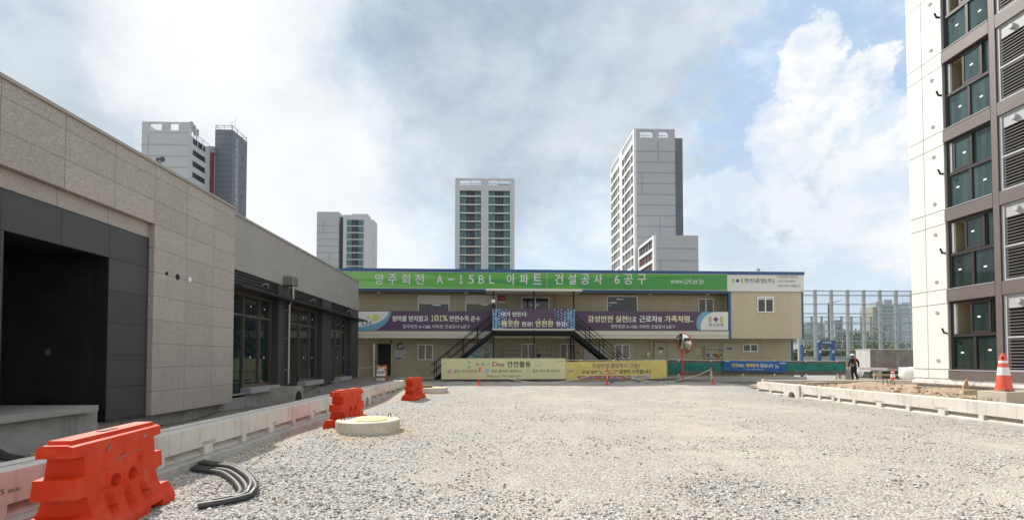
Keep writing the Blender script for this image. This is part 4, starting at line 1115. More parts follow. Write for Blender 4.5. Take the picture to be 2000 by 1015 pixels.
# ---- outside staircase with landing and canopy
def staircase():
    T = othing("steel_staircase", "black steel staircase with two flights rising to a central landing at the office front", "staircase", 1042, -.7)
    vf, vb = -1.35, -.22
    uL, uR = O(962.5, 650, vf)[0], O(1121.5, 650, vf)[0]
    zl = 3.05
    bs = black_steel
    omb().box(uL - .05, uR + .05, vf, vf + .09, zl - .22, zl).box(uL - .05, uR + .05, vb - .09, vb, zl - .22, zl).box(uL - .05, uL + .04, vf + .09, vb - .09, zl - .22, zl).box(uR - .04, uR + .05, vf + .09, vb - .09, zl - .22, zl).build("landing_beam", bs, T)
    omb().box(uL, uR, vf + .02, vb, zl + .001, zl + .03).build("landing_deck", mat("checker plate", (.16, .16, .16), .5, metal=.6), T)
    for px in (963.5, 1043, 1121):
        u = O(px, 650, vf)[0]
        omb().box(u - .035, u + .035, vf - .002, vf + .068, .3, O(1043, 567.4, vf - .1)[1]).build("post", bs, T)
        if px != 1043: omb().box(u - .035, u + .035, vb - .07, vb, .3, zl - .2).build("post", bs, T)
    q = OB(949, 564.5, 1137, 567.3, vf - .1)
    omb().box(q[0], q[2], vf - .12, -.13, q[1], q[3]).build("canopy", mat("pale canopy edge", (.62, .60, .55), .5, .04), T)
    run, z0 = 3.25, .34
    for sgn, uE in ((-1, uL), (1, uR)):
        def at(t): return uE + sgn * run * t, zl + (z0 - zl) * t
        for v in (vf + .04, vb - .04):
            a = at(0); b = at(1)
            omb().hexa([(a[0], v - .03, a[1] - .27), (b[0], v - .03, b[1] - .20), (b[0], v + .03, b[1] - .20), (a[0], v + .03, a[1] - .27), (a[0], v - .03, a[1] + .02), (b[0], v - .03, b[1] + .08), (b[0], v + .03, b[1] + .08), (a[0], v + .03, a[1] + .02)]).build("stringer", bs, T)
            m = omb()
            for h in (.95, .50):
                m.bar((a[0], v, a[1] + h), (b[0] + sgn * .2, v, b[1] + h - .16), .038)
            m.build("handrail", bs, T)
            for t in (.27, .52, .77, 1.0):
                p = at(t); omb().box(p[0] - .018, p[0] + .018, v - .018, v + .018, p[1] - .05, p[1] + .94).build("baluster", bs, T)
        n = 14
        for i in range(1, n):
            p = at(i / n); omb().box(p[0] - .13, p[0] + .13, vf + .07, vb - .07, p[1] - .02, p[1] + .01).build("tread", mat("checker plate", (.16, .16, .16)), T)
    m = omb()
    for h in (.45, .9): m.bar((uL, vf + .03, zl + h), (uR, vf + .03, zl + h), .04)
    m.build("landing_rail", bs, T)
    # banner on the landing
    v = vf - .03
    B = othing("landing_banner", "square ended purple banner with blue dots on the staircase landing", "banner", 1042, v, None, 3.1)
    q = OB(962, 603.5, 1122.5, 642, v); omb().box(q[0], q[2], v, vf - .003, q[1], q[3]).build("cloth", purple, B)
    f = OB(962, 642, 1122.5, 644, v); omb().box(f[0], f[2], v - .01, vf - .003, f[1], f[3]).build("bottom_strip", mat("pale strip", (.62, .60, .52), .5), B)
    m = omb(); rng = random.Random(11)
    W = q[2] - q[0]; H = q[3] - q[1]
    cnt = 0
    for side in (0, 1):
        for i in range(9):
            for j in range(-1, 8):
                d = .10 + .185 * i
                u = q[0] + d - .09 if side == 0 else q[2] - d + .09
                z = q[1] + .17 * j + (.085 if i % 2 else 0) + .06
                b = (z - q[1]) / H
                fall = d / (W * (.30 if side == 0 else .33)) + (.25 * (1 - b) if side else .10 * b)
                r = .098 * (1 - fall) ** .55 if fall < 1 else 0
                if r < .016: continue
                r *= rng.uniform(.82, 1.06); u += rng.uniform(-.02, .02); z += rng.uniform(-.02, .02)
                poly = [(min(max(u + r * math.cos(t), q[0] + .003), q[2] - .003), min(max(z + r * math.sin(t), q[1] + .003), q[3] - .003)) for t in np.linspace(0, 2 * math.pi, 15)[:-1]]
                if z + r < q[1] + .02 or z - r > q[3] - .02: continue
                cnt += 1
                m.prism(poly, v - .003 - .0002 * (cnt % 8), v - .001, 'xz', 0 if d < .5 or rng.random() < .45 else 1)
    m.build("printed_dots", [mat("dot blue", (.16, .36, .52), .6), mat("dot violet", (.24, .26, .48), .6)], B)
    m = omb(); w = v - .006
    write(m, "내가 만든다", OB(979, 609, 1028.5, 617.5, v), w, 0, .045)
    write(m, "깨끗한", OB(979, 626, 1014, 637.5, v), w, 1, .05)
    write(m, "현장!", OB(1019, 628, 1040, 637, v), w, 0, .04)
    write(m, "안전한", OB(1046, 626, 1080.5, 637.5, v), w, 1, .05)
    write(m, "현장!", OB(1086, 628, 1107, 637, v), w, 0, .04)
    for x in (985, 996.5, 1008, 1052, 1063, 1074.5): c = O(x, 623.3, v); m.disc(c, .035, w - .001, w, 10, 1)
    m.build("lettering", [white_t, cream_t], B)
    # round lamp fixed on the left post
    L = othing("flood_lamp", "small round white lamp clamped to the left canopy post", "lamp", 963.5, vf - .1, None, 4.5)
    c = O(963.5, 587.5, vf - .12); omb().lathe([(.10, -.02), (.105, .02), (.05, .07)], (c[0], vf - .10, c[1]), 18, axis='y').build("lamp_head", white_pt, L, smooth=40)
    omb().bar((c[0], vf - .06, c[1]), (c[0], vf, c[1]), .03).build("clamp", black_steel, L)
staircase()

# ---- small notices and fixtures on the office walls
def plate(name, label, cat, box, v, col, group=None, th=.02, poly=None):
    """flat plate on the wall plane at depth v; returns thing and depth of its face"""
    T = othing(name, label, cat, (box[0] + box[2]) / 2, v, group, O((box[0] + box[2]) / 2, box[3], v)[1])
    q = OB(*box, v)
    if poly == 'oct':
        c = ((q[0] + q[2]) / 2, (q[1] + q[3]) / 2); r = (q[2] - q[0]) / 2 / math.cos(math.pi / 8)
        omb().prism([(c[0] + r * math.cos(math.pi / 8 + i * math.pi / 4), c[1] + r * math.sin(math.pi / 8 + i * math.pi / 4)) for i in range(8)], v - th, v - .002, 'xz').build("plate", col, T)
    elif poly == 'disc':
        omb().disc(((q[0] + q[2]) / 2, (q[1] + q[3]) / 2), (q[2] - q[0]) / 2, v - th, v - .002, 18).build("plate", col, T)
    else: omb().box(q[0], q[2], v - th, v - .002, q[1], q[3]).build("plate", col, T)
    return T, v - th
def notices():
    V = 1.0
    T, w = plate("security_sign", "dark blue octagonal security sign beside the open office door", "sign", (775, 668.5, 789, 682.5), V, mat("navy plate", (.022, .045, .11), .4), poly='oct')
    m = omb(); write(m, "ADT", OB(777.5, 673, 786.8, 678.5, w), w - .003, 0, .05, skew=.04); m.build("lettering", white_t, T)
    m = omb(); q = OB(777.5, 670.5, 786.5, 671.2, w); m.box(q[0], q[2], w - .002, w - .0005, q[1], q[3]); q = OB(778.5, 680, 785.5, 680.7, w); m.box(q[0], q[2], w - .002, w - .0005, q[1], q[3]); m.build("plate_line", sky_t, T)
    plate("round_plate", "little round blue plate above the corner of the open office doorway", "sign", (761.5, 664.8, 766.5, 669.5), V, mat("violet blue plate", (.03, .04, .16), .4), poly='disc')
    T, w = plate("paper_notice", "larger white paper notice with a blue foot under the octagonal sign", "notice", (771, 684.5, 784, 701.5), V, mat("paper", (.48, .47, .44), .8))
    m = omb()
    q = OB(771.5, 697.5, 783.5, 700.8, w); m.box(q[0], q[2], w - .002, w - .0005, q[1], q[3], 1)
    for i in range(6):
        q = OB(773, 688 + i * 1.5, 782.5, 688.6 + i * 1.5, w); m.box(q[0], q[2], w - .002, w - .0005, q[1], q[3], 0)
    m.build("printing", [mat("grey print", (.25, .24, .23), .8), mat("notice teal", (.03, .11, .17), .6)], T)
    T, w = plate("paper_notice", "smaller white notice with a yellow block, right of the larger notice", "notice", (785, 684.5, 794, 698), V, mat("paper", (.48, .47, .44), .8))
    m = omb()
    q = OB(785.8, 691.5, 793.4, 695, w); m.box(q[0], q[2], w - .002, w - .0005, q[1], q[3], 1)
    for i in range(2):
        q = OB(787, 687 + i * 1.7, 792.5, 687.7 + i * 1.7, w); m.box(q[0], q[2], w - .002, w - .0005, q[1], q[3], 0)
    m.build("printing", [mat("grey print", (.25, .24, .23)), mat("notice yellow", (.36, .29, .05), .6)], T)
    T, w = plate("red_notice", "red notice with white writing left of the upper double doors", "sign", (973, 577, 986.5, 588), V, mat("notice red", (.30, .012, .018), .5))
    m = omb(); write(m, "미소모", OB(974.8, 580, 984.7, 584, w), w - .003, 0, .02); m.build("lettering", white_t, T)
    q = OB(973, 588, 986.5, 590.5, V); omb().box(q[0], q[2], w, V - .002, q[1], q[3]).build("white_margin", white_pt, T)
    T, w = plate("education_board", "white safety education board with blue blocks under the left stair flight", "notice board", (913, 670, 962, 705), V, mat("board white blue", (.46, .50, .50), .6, .05))
    m = omb(); write(m, "안전교육장", OB(926, 676, 952, 680.5, w), w - .003, 0, .02); m.build("lettering", navy_t, T)
    m = omb()
    for x0, y0, x1, y1, c in ((916, 687, 922, 691, 0), (920.5, 690.5, 929, 694, 0), (928, 694.5, 936, 698, 0), (930, 684, 934, 687.5, 0), (947, 681.5, 955, 684, 1), (945, 689, 958, 693, 1), (943, 694.5, 956, 698, 2), (937.8, 672, 938.2, 704, 1)):
        q = OB(x0, y0, x1, y1, w); m.box(q[0], q[2], w - .002, w - .0005, q[1], q[3], c)
    m.build("printing", [mat("board cyan", (.12, .34, .44), .6), mat("grey print", (.25, .24, .23)), mat("board moss", (.18, .22, .08), .6)], T)
    T, w = plate("notice_board", "grey notice board with pinned papers right of the staircase post", "notice board", (1140, 676.5, 1184, 701), V, mat("aluminium board", (.36, .345, .30), .5))
    m = omb()
    for x0, y0, x1, y1 in ((1141, 678, 1149, 688), (1151, 678, 1160, 688), (1162, 678, 1182, 688), (1141, 689.5, 1149, 700), (1150, 689.5, 1158.5, 700), (1160, 689.5, 1168, 700), (1170, 690, 1182, 700)):
        q = OB(x0, y0, x1, y1, w); m.box(q[0], q[2], w - .002, w - .0005, q[1], q[3])
    m.build("pinned_paper", mat("pinned paper", (.45, .44, .40), .8, .06), T)
    T, w = plate("fire_alarm", "red and white fire alarm box on the beige wall beside the staircase post", "alarm", (1128.5, 684.5, 1134.5, 691.5), V, mat("alarm white", (.50, .48, .44), .5), th=.06)
    q = OB(1129.7, 687, 1133.5, 690, w); omb().box(q[0], q[2], w - .01, w, q[1], q[3]).build("alarm_face", mat("alarm red", (.30, .01, .012), .4), T)
    for x0, y0, x1, y1, l in ((1358, 680, 1367, 686, "upper small white card left of the rightmost helmet rack"), (1359, 688, 1367, 692.5, "lower small card with dark print left of the rightmost helmet rack")):
        T, w = plate("card_notice", l, "notice", (x0, y0, x1, y1), V, mat("paper", (.48, .47, .44)))
        q = OB(x0 + 1.5, (y0 + y1) / 2 - .8, x1 - 1.5, (y0 + y1) / 2 + .8, w); omb().box(q[0], q[2], w - .002, w - .0005, q[1], q[3]).build("printing", mat("grey print", (.25, .24, .23)), T)
    # helmet racks
    rackm = mat("rack white", (.50, .48, .42), .5)
    for x0, l in ((984.5, "wall rack of scalloped helmet shelves left of the first glazed door"), (1049, "wall rack of scalloped helmet shelves holding a green helmet"), (1377.5, "wall rack of scalloped helmet shelves holding a white and an orange helmet")):
        R = othing("helmet_rack", l, "rack", x0 + 15, V - .1, "helmet racks on the office wall", 1.4)
        for y in (680, 689.5, 699):
            q = OB(x0, y - 3.4, x0 + 30, y, V - .1)
            n = 33; W = q[2] - q[0]; H = q[3] - q[1]
            top = [(q[0] + W * i / n, q[3] - H * .72 * abs(math.sin(math.pi * 4 * i / n)) ** .8) for i in range(n + 1)]
            omb().prism([(q[2], q[1]), (q[0], q[1])][::-1] and [(q[0], q[1])] + top + [(q[2], q[1])], V - .16, V - .145, 'xz').box(q[0], q[2], V - .144, V - .003, q[1], q[1] + .02).build("shelf", rackm, R)
        a = OB(x0, 676, x0 + 30, 700, V - .1)
        omb().box(a[0] - .02, a[0] - .002, V - .16, V - .003, a[1], a[3]).build("rack_side", rackm, R); omb().box(a[2] + .002, a[2] + .02, V - .16, V - .003, a[1], a[3]).build("rack_side", rackm, R)
    for px, py, l, col in ((1052.5, 693.5, "green hard hat on the middle helmet rack", (.01, .055, .03)), (1389, 693.5, "pale grey hard hat on the rightmost helmet rack", (.40, .38, .44)), (1403.5, 693.2, "orange hard hat with a red strap on the rightmost helmet rack", (.50, .20, .02))):
        T = othing("hard_hat", l, "helmet", px, V - .25, None, O(px, 697, V - .2)[1]); c = O(px, py, V - .25)
        hm = mat(l.split()[0] + " helmet shell", col, .35)
        omb().lathe([(.11, .02), (.108, .0), (.10, -.06), (.07, -.11), (.03, -.13)], (c[0], V - .14, c[1]), 18, axis='y').build("shell", hm, T, smooth=50)
        omb().prism([(c[0] - .06, c[1] - .10), (c[0] + .06, c[1] - .10), (c[0] + .02, c[1] - .18), (c[0] - .02, c[1] - .18)], V - .20, V - .19, 'xz').build("chin_strap", mat("strap red", (.3, .02, .02), .6) if "orange" in l else hm, T)
    # floodlight on the roof edge
    T = othing("roof_floodlight", "small floodlight standing on the blue roof edge above the corner sign", "lamp", 1481, -.05, None, 6.76)
    c = O(1481, 526, -.05); omb().hexa([(c[0] - .10, -.12, 6.80), (c[0] + .08, -.12, 6.80), (c[0] + .08, -.04, 6.80), (c[0] - .10, -.04, 6.80), (c[0] - .08, -.05, 6.96), (c[0] + .12, -.05, 6.96), (c[0] + .12, .02, 6.96), (c[0] - .08, .02, 6.96)]).build("lamp_head", mat("lamp housing", (.35, .33, .25), .4), T)
    omb().box(c[0] - .05, c[0] - .03, -.08, -.06, 6.755, 6.83).box(c[0] + .05, c[0] + .07, -.08, -.06, 6.755, 6.83).build("bracket", grey_metal, T)
notices()

# ------------------------------------------------------------------ fence of scaffold pipes with mesh, and the banners on it
FV = -2.25
def wave(u, v, z, amp=.02, k=1.0, seed=0):
    return v + amp * noise.noise((u * 1.6 * k, z * 2.2, seed)) + amp * .5 * noise.noise((u * 4 * k, z * 3, seed + 3))
def cloth(u0, z0, u1, z1, v, mi_fn=None, nu=40, nz=8, amp=.03, seed=0, sag=None, th=.006):
    """a hanging sheet of fabric with folds and a little thickness"""
    m = omb(); vs = []
    for s in (0, th):
        for j in range(nz + 1):
            for i in range(nu + 1):
                a, b = i / nu, j / nz
                u = u0 + (u1 - u0) * a; z = z0 + (z1 - z0) * b
                if sag: z += sag(a, b)
                vs.append((u, wave(u, v, z, amp, 1, seed) + s, z))
    n1 = nu + 1; N = n1 * (nz + 1); fs = []; mi = []
    for s in (0, 1):
        for j in range(nz):
            for i in range(nu):
                f = (j * n1 + i, j * n1 + i + 1, (j + 1) * n1 + i + 1, (j + 1) * n1 + i)
                fs.append(tuple(x + s * N for x in f)); mi.append(mi_fn((j + .5) / nz) if mi_fn else 0)
    rim = [i for i in range(n1)] + [j * n1 + nu for j in range(1, nz + 1)] + [nz * n1 + i for i in range(nu - 1, -1, -1)] + [j * n1 for j in range(nz - 1, 0, -1)]
    for a, b in zip(rim, rim[1:] + rim[:1]): fs.append((a, b, b + N, a + N)); mi.append(0 if not mi_fn else mi_fn(.5))
    for f, k in zip(fs, mi): m.add([vs[i] for i in f], [tuple(range(4))], k) if False else None
    m.v = vs; m.f = fs; m.m = mi
    return m
def fence():
    T = othing("pipe_fence", "fence of galvanised scaffold pipes hung with green and brown dust mesh", "fence", 1300, FV)
    pm = mat("scaffold pipe", (.42, .42, .42), .4, .1, 10, metal=.6)
    uA, uZ = O(864, 720, FV)[0], O(1651, 720, FV)[0]; uM = O(1303, 720, FV)[0]; uS = O(1106, 720, FV)[0]
    zt = lambda u: 1.42 - .004 * (u - uS)
    omb().tube([(uA, FV + .05, .62), (uZ, FV + .05, .60)], .024, 8).build("bottom_rail", pm, T)
    omb().tube([(uS, FV - .02, zt(uS)), (uS + 5.4, FV - .02, zt(uS + 5.4) + .02), (uS + 11, FV - .02, zt(uS + 11)), (uZ, FV - .02, zt(uZ))], .024, 8).build("top_rail", pm, T)
    omb().tube([(uM - .05, FV - .05, 1.44), (uM + 1.0, FV - .06, 1.50)], .024, 8).build("top_rail", pm, T)
    u = uA + .3; i = 0
    while u < uZ + .05:
        omb().tube([(u, FV, .1), (u, FV, zt(u) + .05)], .024, 8).build("post", pm, T)
        if u > uS - .2:
            for z in (zt(u), .61):
                omb().box(u - .05, u + .05, FV - .08, FV - .03, z - .05, z + .05).build("clamp", mat("clamp steel", (.55, .55, .53), .4, metal=.6), T, bevel=.015)
        u += 1.8; i += 1
    br = mat("brown dust mesh", (.105, .090, .075), .85, .2, 3, streak=((.18, .15, .12), 3, .4)); gr = mat("green dust mesh", (.012, .15, .12), .8, .18, 2, streak=((.04, .2, .17), 3, .3))
    m = cloth(uM + .05, .62, uZ, 1.40, FV - .04, lambda b: 1 if .22 < b < .80 else 0, 150, 12, .05, 4, lambda a, b: -.004 * (uZ - uM) * a * b)
    me_ = m.build("dust_mesh", [br, gr], T, smooth=60)
    # gathered green mesh bundle tied at the end of the yellow banner
    m = omb()
    for k in range(5):
        x = uM + .12 + .06 * k; m.tube([(x, FV - .10, 1.25), (x + .03, FV - .13, 1.0), (x - .02, FV - .11, .75), (x + .02, FV - .09, .6)], .05 - .004 * k, 6)
    m.build("gathered_mesh", gr, T)
    # rigid yellow board
    v = FV - .10
    Y = othing("yellow_signboard", "pale yellow rigid board about monthly safety days on the left of the pipe fence", "sign", 984, v)
    q = OB(862, 700, 1105, 739.5, v)
    omb().box(q[0], q[2], v, FV - .026, q[1], q[3]).build("board", mat("pale yellow board", (.72, .68, .38), .5, .03, 1), Y)
    omb().box(q[0] - .012, q[2] + .012, v - .01, FV - .03, q[3] - .001, q[3] + .02).box(q[0] - .012, q[2] + .012, v - .01, FV - .03, q[1] - .02, q[1] + .001).build("board_frame", mat("aluminium edge", (.6, .58, .45), .4, metal=.4), Y)
    w = v - .004
    m = omb()
    write(m, "안전활동", OB(991, 705, 1036.5, 716.5, v), w, 0, .045)
    write(m, "일은 안전점검하고!", OB(886.5, 721.5, 940, 727.5, v), w, 0, .02)
    write(m, "일은 떨어짐 예방하고!", OB(960, 720.8, 1020, 727, v), w, 0, .02)
    write(m, "일은 장비 확인하자!", OB(1040, 720.8, 1093, 727, v), w, 0, .02)
    write(m, "양주회천 A-15BL 아파트 건설공사 6공구", OB(950.5, 732, 1017, 736.2, v), w, 0, .01)
    write(m, "Day", OB(962, 706.5, 986, 717.5, v), w, 1, .03)
    write(m, "4", OB(929, 706.5, 934.5, 715.5, v), w, 2, .04); write(m, "4", OB(940, 706.5, 945.5, 715.5, v), w, 3, .04); write(m, "4", OB(951, 706.5, 956.5, 715.5, v), w, 4, .03)
    for x in (937.3, 948.3): c = O(x, 711.3, v); m.disc(c, .025, w - .001, w, 8, 0)
    write(m, "LH", OB(865, 708.5, 871, 712, v), w, 5, .01)
    write(m, "한신공영", OB(1088, 703.5, 1101.5, 706, v), w, 0, .01)
    write(m, "코리아", OB(1044, 712, 1056, 716, v), w, 6, .01)
    for x, y in ((916.5, 706.8), (916.5, 716)): c = O(x, y, v); m.disc(c, .062, w - .001, w, 16, 3)
    for x, y, k in ((878, 725, 2), (952, 724, 3), (1031, 724.5, 4)):
        c = O(x, y, v); r = .13; t = .25
        m.prism([(c[0] + r * math.cos(t + a), c[1] + r * math.sin(t + a)) for a in (.785, 2.356, 3.927, 5.498)], w - .001, w, 'xz', k)
    write(m, "4", OB(876.7, 723.3, 879.3, 727, v), w - .003, 7, .03); write(m, "14", OB(949.5, 722.3, 954.5, 726, v), w - .003, 7, .03); write(m, "24", OB(1028.5, 722.8, 1033.5, 726.4, v), w - .003, 7, .02)
    # arc of a round stamp
    c = O(1050, 712.5, v)
    for k in range(14):
        a = math.pi * (k + .5) / 14; m.disc((c[0] + .19 * math.cos(a), c[1] + .19 * math.sin(a)), .016, w - .001, w, 6, 6)
    m.build("lettering", [black_t, mat("wine letters", (.26, .035, .09), .6), mat("pink print", (.55, .27, .36), .6), mat("cyan print", (.16, .42, .52), .6), mat("faint print", (.55, .58, .45), .6), mat("pale slate print", (.36, .36, .32), .6), mat("stamp blue", (.30, .36, .38), .6), white_t], Y)
    # yellow cloth banner
    v = FV - .085
    Y = othing("yellow_banner", "wrinkled yellow cloth banner with violet lettering tied on the pipe fence", "banner", 1203, v)
    q = OB(1105.5, 704, 1302, 741, v)
    sg = lambda a, b: .10 * a * 1.0 - .06 - .03 * math.sin(math.pi * a) * (1 - b)
    cloth(q[0], q[1] + .02, q[2], q[3], v, None, 70, 12, .035, 11, sg).build("cloth", mat("banner yellow", (.66, .56, .17), .7, .06, 1.5), Y, smooth=60)
    W = q[2] - q[0]
    def warp(u, vv, z): return (u, wave(u, v, z + sg((u - q[0]) / W, .5), .035, 1, 11) - .012 , z)
    m = omb()
    write(m, "건설현장 불법행위 근절!!", OB(1157, 709.5, 1250, 718, v), v, 0, .02, warp=warp)
    write(m, "우리 모두의", OB(1136.5, 723, 1176, 730, v), v, 1, .025, warp=warp)
    write(m, "\u201c신고\u201d", OB(1181, 721, 1207, 730, v), v, 2, .03, warp=warp)
    write(m, "로부터 시작됩니다", OB(1209.5, 720.5, 1271, 729.5, v), v, 1, .025, warp=warp)
    write(m, "LH", OB(1109, 722, 1118.5, 726.5, v), v, 3, .04, warp=warp)
    m.build("lettering", [mat("violet letters", (.10, .075, .19), .6), mat("dark brown letters", (.05, .04, .05), .6), mat("red letters", (.40, .07, .06), .6), mat("banner logo blue", (.06, .10, .30), .6)], Y)
    m = omb()
    def pill(x0, y0, x1, y1, k, dv):
        b = OB(x0, y0, x1, y1, v); r = (b[3] - b[1]) / 2; zc = (b[1] + b[3]) / 2; n = 16
        up = [(b[0] + r - r * math.cos(t), zc + r * math.sin(t)) for t in np.linspace(0, math.pi / 2, 6)]
        top = up + [(b[0] + r + (b[2] - b[0] - 2 * r) * i / n, b[3]) for i in range(1, n)] + [(b[2] - r + r * math.sin(t), zc + r * math.cos(t)) for t in np.linspace(0, math.pi / 2, 6)]
        bot = [(u, 2 * zc - z) for u, z in top]
        vs = [warp(u, 0, z) for u, z in top] + [warp(u, 0, z) for u, z in bot]; N = len(top)
        m.add([(a, b_ - dv, c) for a, b_, c in vs], [(i, i + 1, N + i + 1, N + i) for i in range(N - 1)], k)
    pill(1128, 733.5, 1234, 740.2, 0, .002); pill(1229, 732, 1272.5, 738.6, 1, .001)
    m.build("printed_pill", [mat("banner crimson", (.34, .05, .08), .6), mat("banner ivory", (.58, .56, .48), .6)], Y)
    m = omb()
    wp2 = lambda u, vv, z: (warp(u, 0, z)[0], warp(u, 0, z)[1] - .008, z)
    write(m, "불법행위 근절 신고센터", OB(1133, 735, 1182, 739, v), v, 0, .015, warp=wp2)
    write(m, "055-9227-112", OB(1190.5, 735, 1226, 738.8, v), v, 0, .03, warp=wp2)
    write(m, "\"LH.불법근절\"신고", OB(1236.5, 733.5, 1269, 737.2, v), v, 1, .01, warp=wp2)
    m.build("small_lettering", [white_t, black_t], Y)
    # blue cloth banner
    v = FV - .13
    Y = othing("blue_banner", "blue cloth banner with yellow and white lettering tied on the green mesh fence", "banner", 1475, v)
    q = OB(1413, 703.5, 1536, 724.5, v); W = q[2] - q[0]
    sg = lambda a, b: -.045 * a - .05 * (1 - b) * a + .03 * math.sin(math.pi * a) * (0 if b > .5 else -.6)
    cloth(q[0], q[1] + .03, q[2], q[3], v, None, 50, 10, .05, 21, sg).build("cloth", mat("banner blue", (.012, .085, .26), .6, .12, 3), Y, smooth=60)
    def warp(u, vv, z):
        a = (u - q[0]) / W; zz = z - .075 * a
        return (u, wave(u, v, zz, .05, 1, 21) - .016, zz)
    m = omb()
    write(m, "안전", OB(1429, 709, 1441, 715.6, v), v, 1, .05, warp=warp)
    write(m, "에는", OB(1441.8, 709.6, 1454, 715.6, v), v, 0, .03, warp=warp)
    write(m, "해태량", OB(1456.5, 708.4, 1475.5, 715.4, v), v, 1, .05, warp=warp)
    write(m, "이 없습니다", OB(1476.5, 708.4, 1509.5, 715.6, v), v, 0, .03, warp=warp)
    write(m, "양주회천 A-15BL 아파트 건설공사 6공구", OB(1456, 718, 1492, 720.6, v), v, 0, .02, warp=warp)
    write(m, "안전한", OB(1513, 709, 1516.5, 717, v), v, 0, .0, warp=warp)
    a, b, c = [O(x, y, v) for x, y in ((1516.5, 712), (1519.5, 716.2), (1521.5, 711))]
    m.add([warp(x, 0, z) for x, z in (a, (a[0] + .03, a[1] + .02), (b[0], b[1] + .05), (c[0], c[1]), (b[0], b[1] - .02))], [(0, 1, 2, 4), (2, 3, 4)], 0)
    for x0, x1, y in ((1416, 1424, 704.8), (1522, 1533, 706.3)):
        bb = OB(x0, y - .5, x1, y + .5, v); m.add([warp(bb[0], 0, bb[1]), warp(bb[2], 0, bb[1]), warp(bb[2], 0, bb[3]), warp(bb[0], 0, bb[3])], [(0, 1, 2, 3)], 0)
    m.build("lettering", [white_t, mat("banner yellow letters", (.66, .56, .10), .6)], Y)
fence()

# ------------------------------------------------------------------ yard furniture
def delineators():
    red = mat("delineator red", (.70, .045, .022), .45, .06, 6); wt = mat("reflective white", (.75, .74, .72), .4)
    T = thing("delineator_post", "", "post")
    MB().lathe([(.17, 0), (.17, .02), (.12, .05), (.055, .075), (.045, .10)], (0, 0, 0), 20).build("base", red, T, local=True, smooth=40)
    MB().lathe([(.04, .09), (.038, .90), (.036, .92)], (0, 0, 0), 14).build("tube", red, T, local=True, smooth=40)
    for z in (.38, .52, .66): MB().lathe([(.041, z), (.041, z + .06)], (0, 0, 0), 14).build("reflector_band", wt, T, local=True, smooth=40)
    MB().lathe([(.045, .915), (.05, .94), (.045, .975), (.02, .985)], (0, 0, 0), 14).build("cap", red, T, local=True, smooth=40)
    tops = []
    for i, (px, py, ty, lean, l) in enumerate(((934.5, 752.5, 716.5, 5, "leaning red and white marker post before the pale yellow board"), (1186, 751.5, 717, 0, "upright red and white marker post before the yellow cloth banner"), (1392, 749, 717, -6, "leaning red and white marker post right of the convex mirror"))):
        p = onG(px, py)
        o = T if i == 0 else copy_tree(T)
        h = (py - ty) * p.y / F / .985
        o.location = p; o.scale = (h, h, h); o.rotation_euler = (0, rad(lean), 0)
        tag(o, l, "post", "red and white marker posts before the fence")
        tops.append(p + Vector((math.sin(rad(lean)), 0, math.cos(rad(lean)))) * h * .9)
    rope = mat("pale rope", (.55, .54, .40), .8)
    def sagrope(a, b, sag, l, ext=None, r=.016):
        pts = []
        for t in np.linspace(0, 1, 22):
            p = a.lerp(b, t); p.z -= sag * 4 * t * (1 - t); p.z = max(p.z, gz(p.x, p.y) + .02); pts.append(p)
        tag(MB().tube(pts, r, 5).build("rope", rope, smooth=60), l, "rope", "pale ropes across the front of the fence")
    sagrope(tops[0], tops[1], .66, "pale rope sagging from the left marker post to the middle one")
    sagrope(tops[1], tops[2], .62, "pale rope sagging from the middle marker post to the right one")
    a = atY(690, 719.5, 25.6); b = atY(744, 713.5, 25.2)
    sagrope(a, b, .03, "pale rope strung from the corner of the stone building to the folding sign", r=.022)
    q = atY(700.5, 722, 26.0)
    tag(MB().tube([(q.x, q.y, gz(q.x, q.y)), (q.x, q.y, 1.0)], .028, 6).build("rope_stake", mat("stake cream", (.5, .48, .36), .6)), "short pale stake holding the rope at the stone building's corner", "stake")
    p = tops[2]
    tag(MB().tube([(p.x - .02, p.y - .02, p.z - .05), (p.x + .0, p.y - .04, p.z - .75)], .012, 5).build("rope_tail", rope), "loose rope end hanging down beside the right marker post", "rope")
delineators()

def mirror():
    p = onG(1333.5, 744.5)
    T = thing("convex_mirror", "round convex traffic mirror on a thin red pole in front of the fence", "mirror", p)
    zt = atY(1333, 668, p.y).z
    MB().tube([(p.x, p.y, p.z - .2), (p.x - .035, p.y, zt + .2)], .038, 12).build("pole", mat("red pole paint", (.52, .02, .02), .4), T, smooth=40)
    R = (atY(1336, 650, p.y).z - atY(1336, 690, p.y).z) / 2; c = Vector((p.x + .03, p.y - .1, atY(1336, 670, p.y).z))
    nrm = Vector((-.88, -.40, -.22)).normalized(); M = Matrix.Translation(c) @ nrm.to_track_quat('Z', 'Y').to_matrix().to_4x4()
    n = 40
    def lathe(prof): m = MB(M); m.lathe(prof, (0, 0, 0), n); return m
    rc = R * 1.9
    dome = [(R * .94 * i / 10, math.sqrt(rc * rc - (R * .94 * i / 10) ** 2) - math.sqrt(rc * rc - (R * .94) ** 2)) for i in range(10, 0, -1)] + [(.004, rc - math.sqrt(rc * rc - (R * .94) ** 2))]
    lathe([(R * .94, -.01)] + dome).build("mirror_face", mat("mirror silver", (.82, .82, .80), .015, metal=1.0), T, smooth=60)
    lathe([(R * .945, -.012), (R * .97, .02), (R, .01), (R, -.05), (R * .6, -.10)]).build("rim", mat("red rim", (.45, .02, .02), .4), T, smooth=40)
mirror()

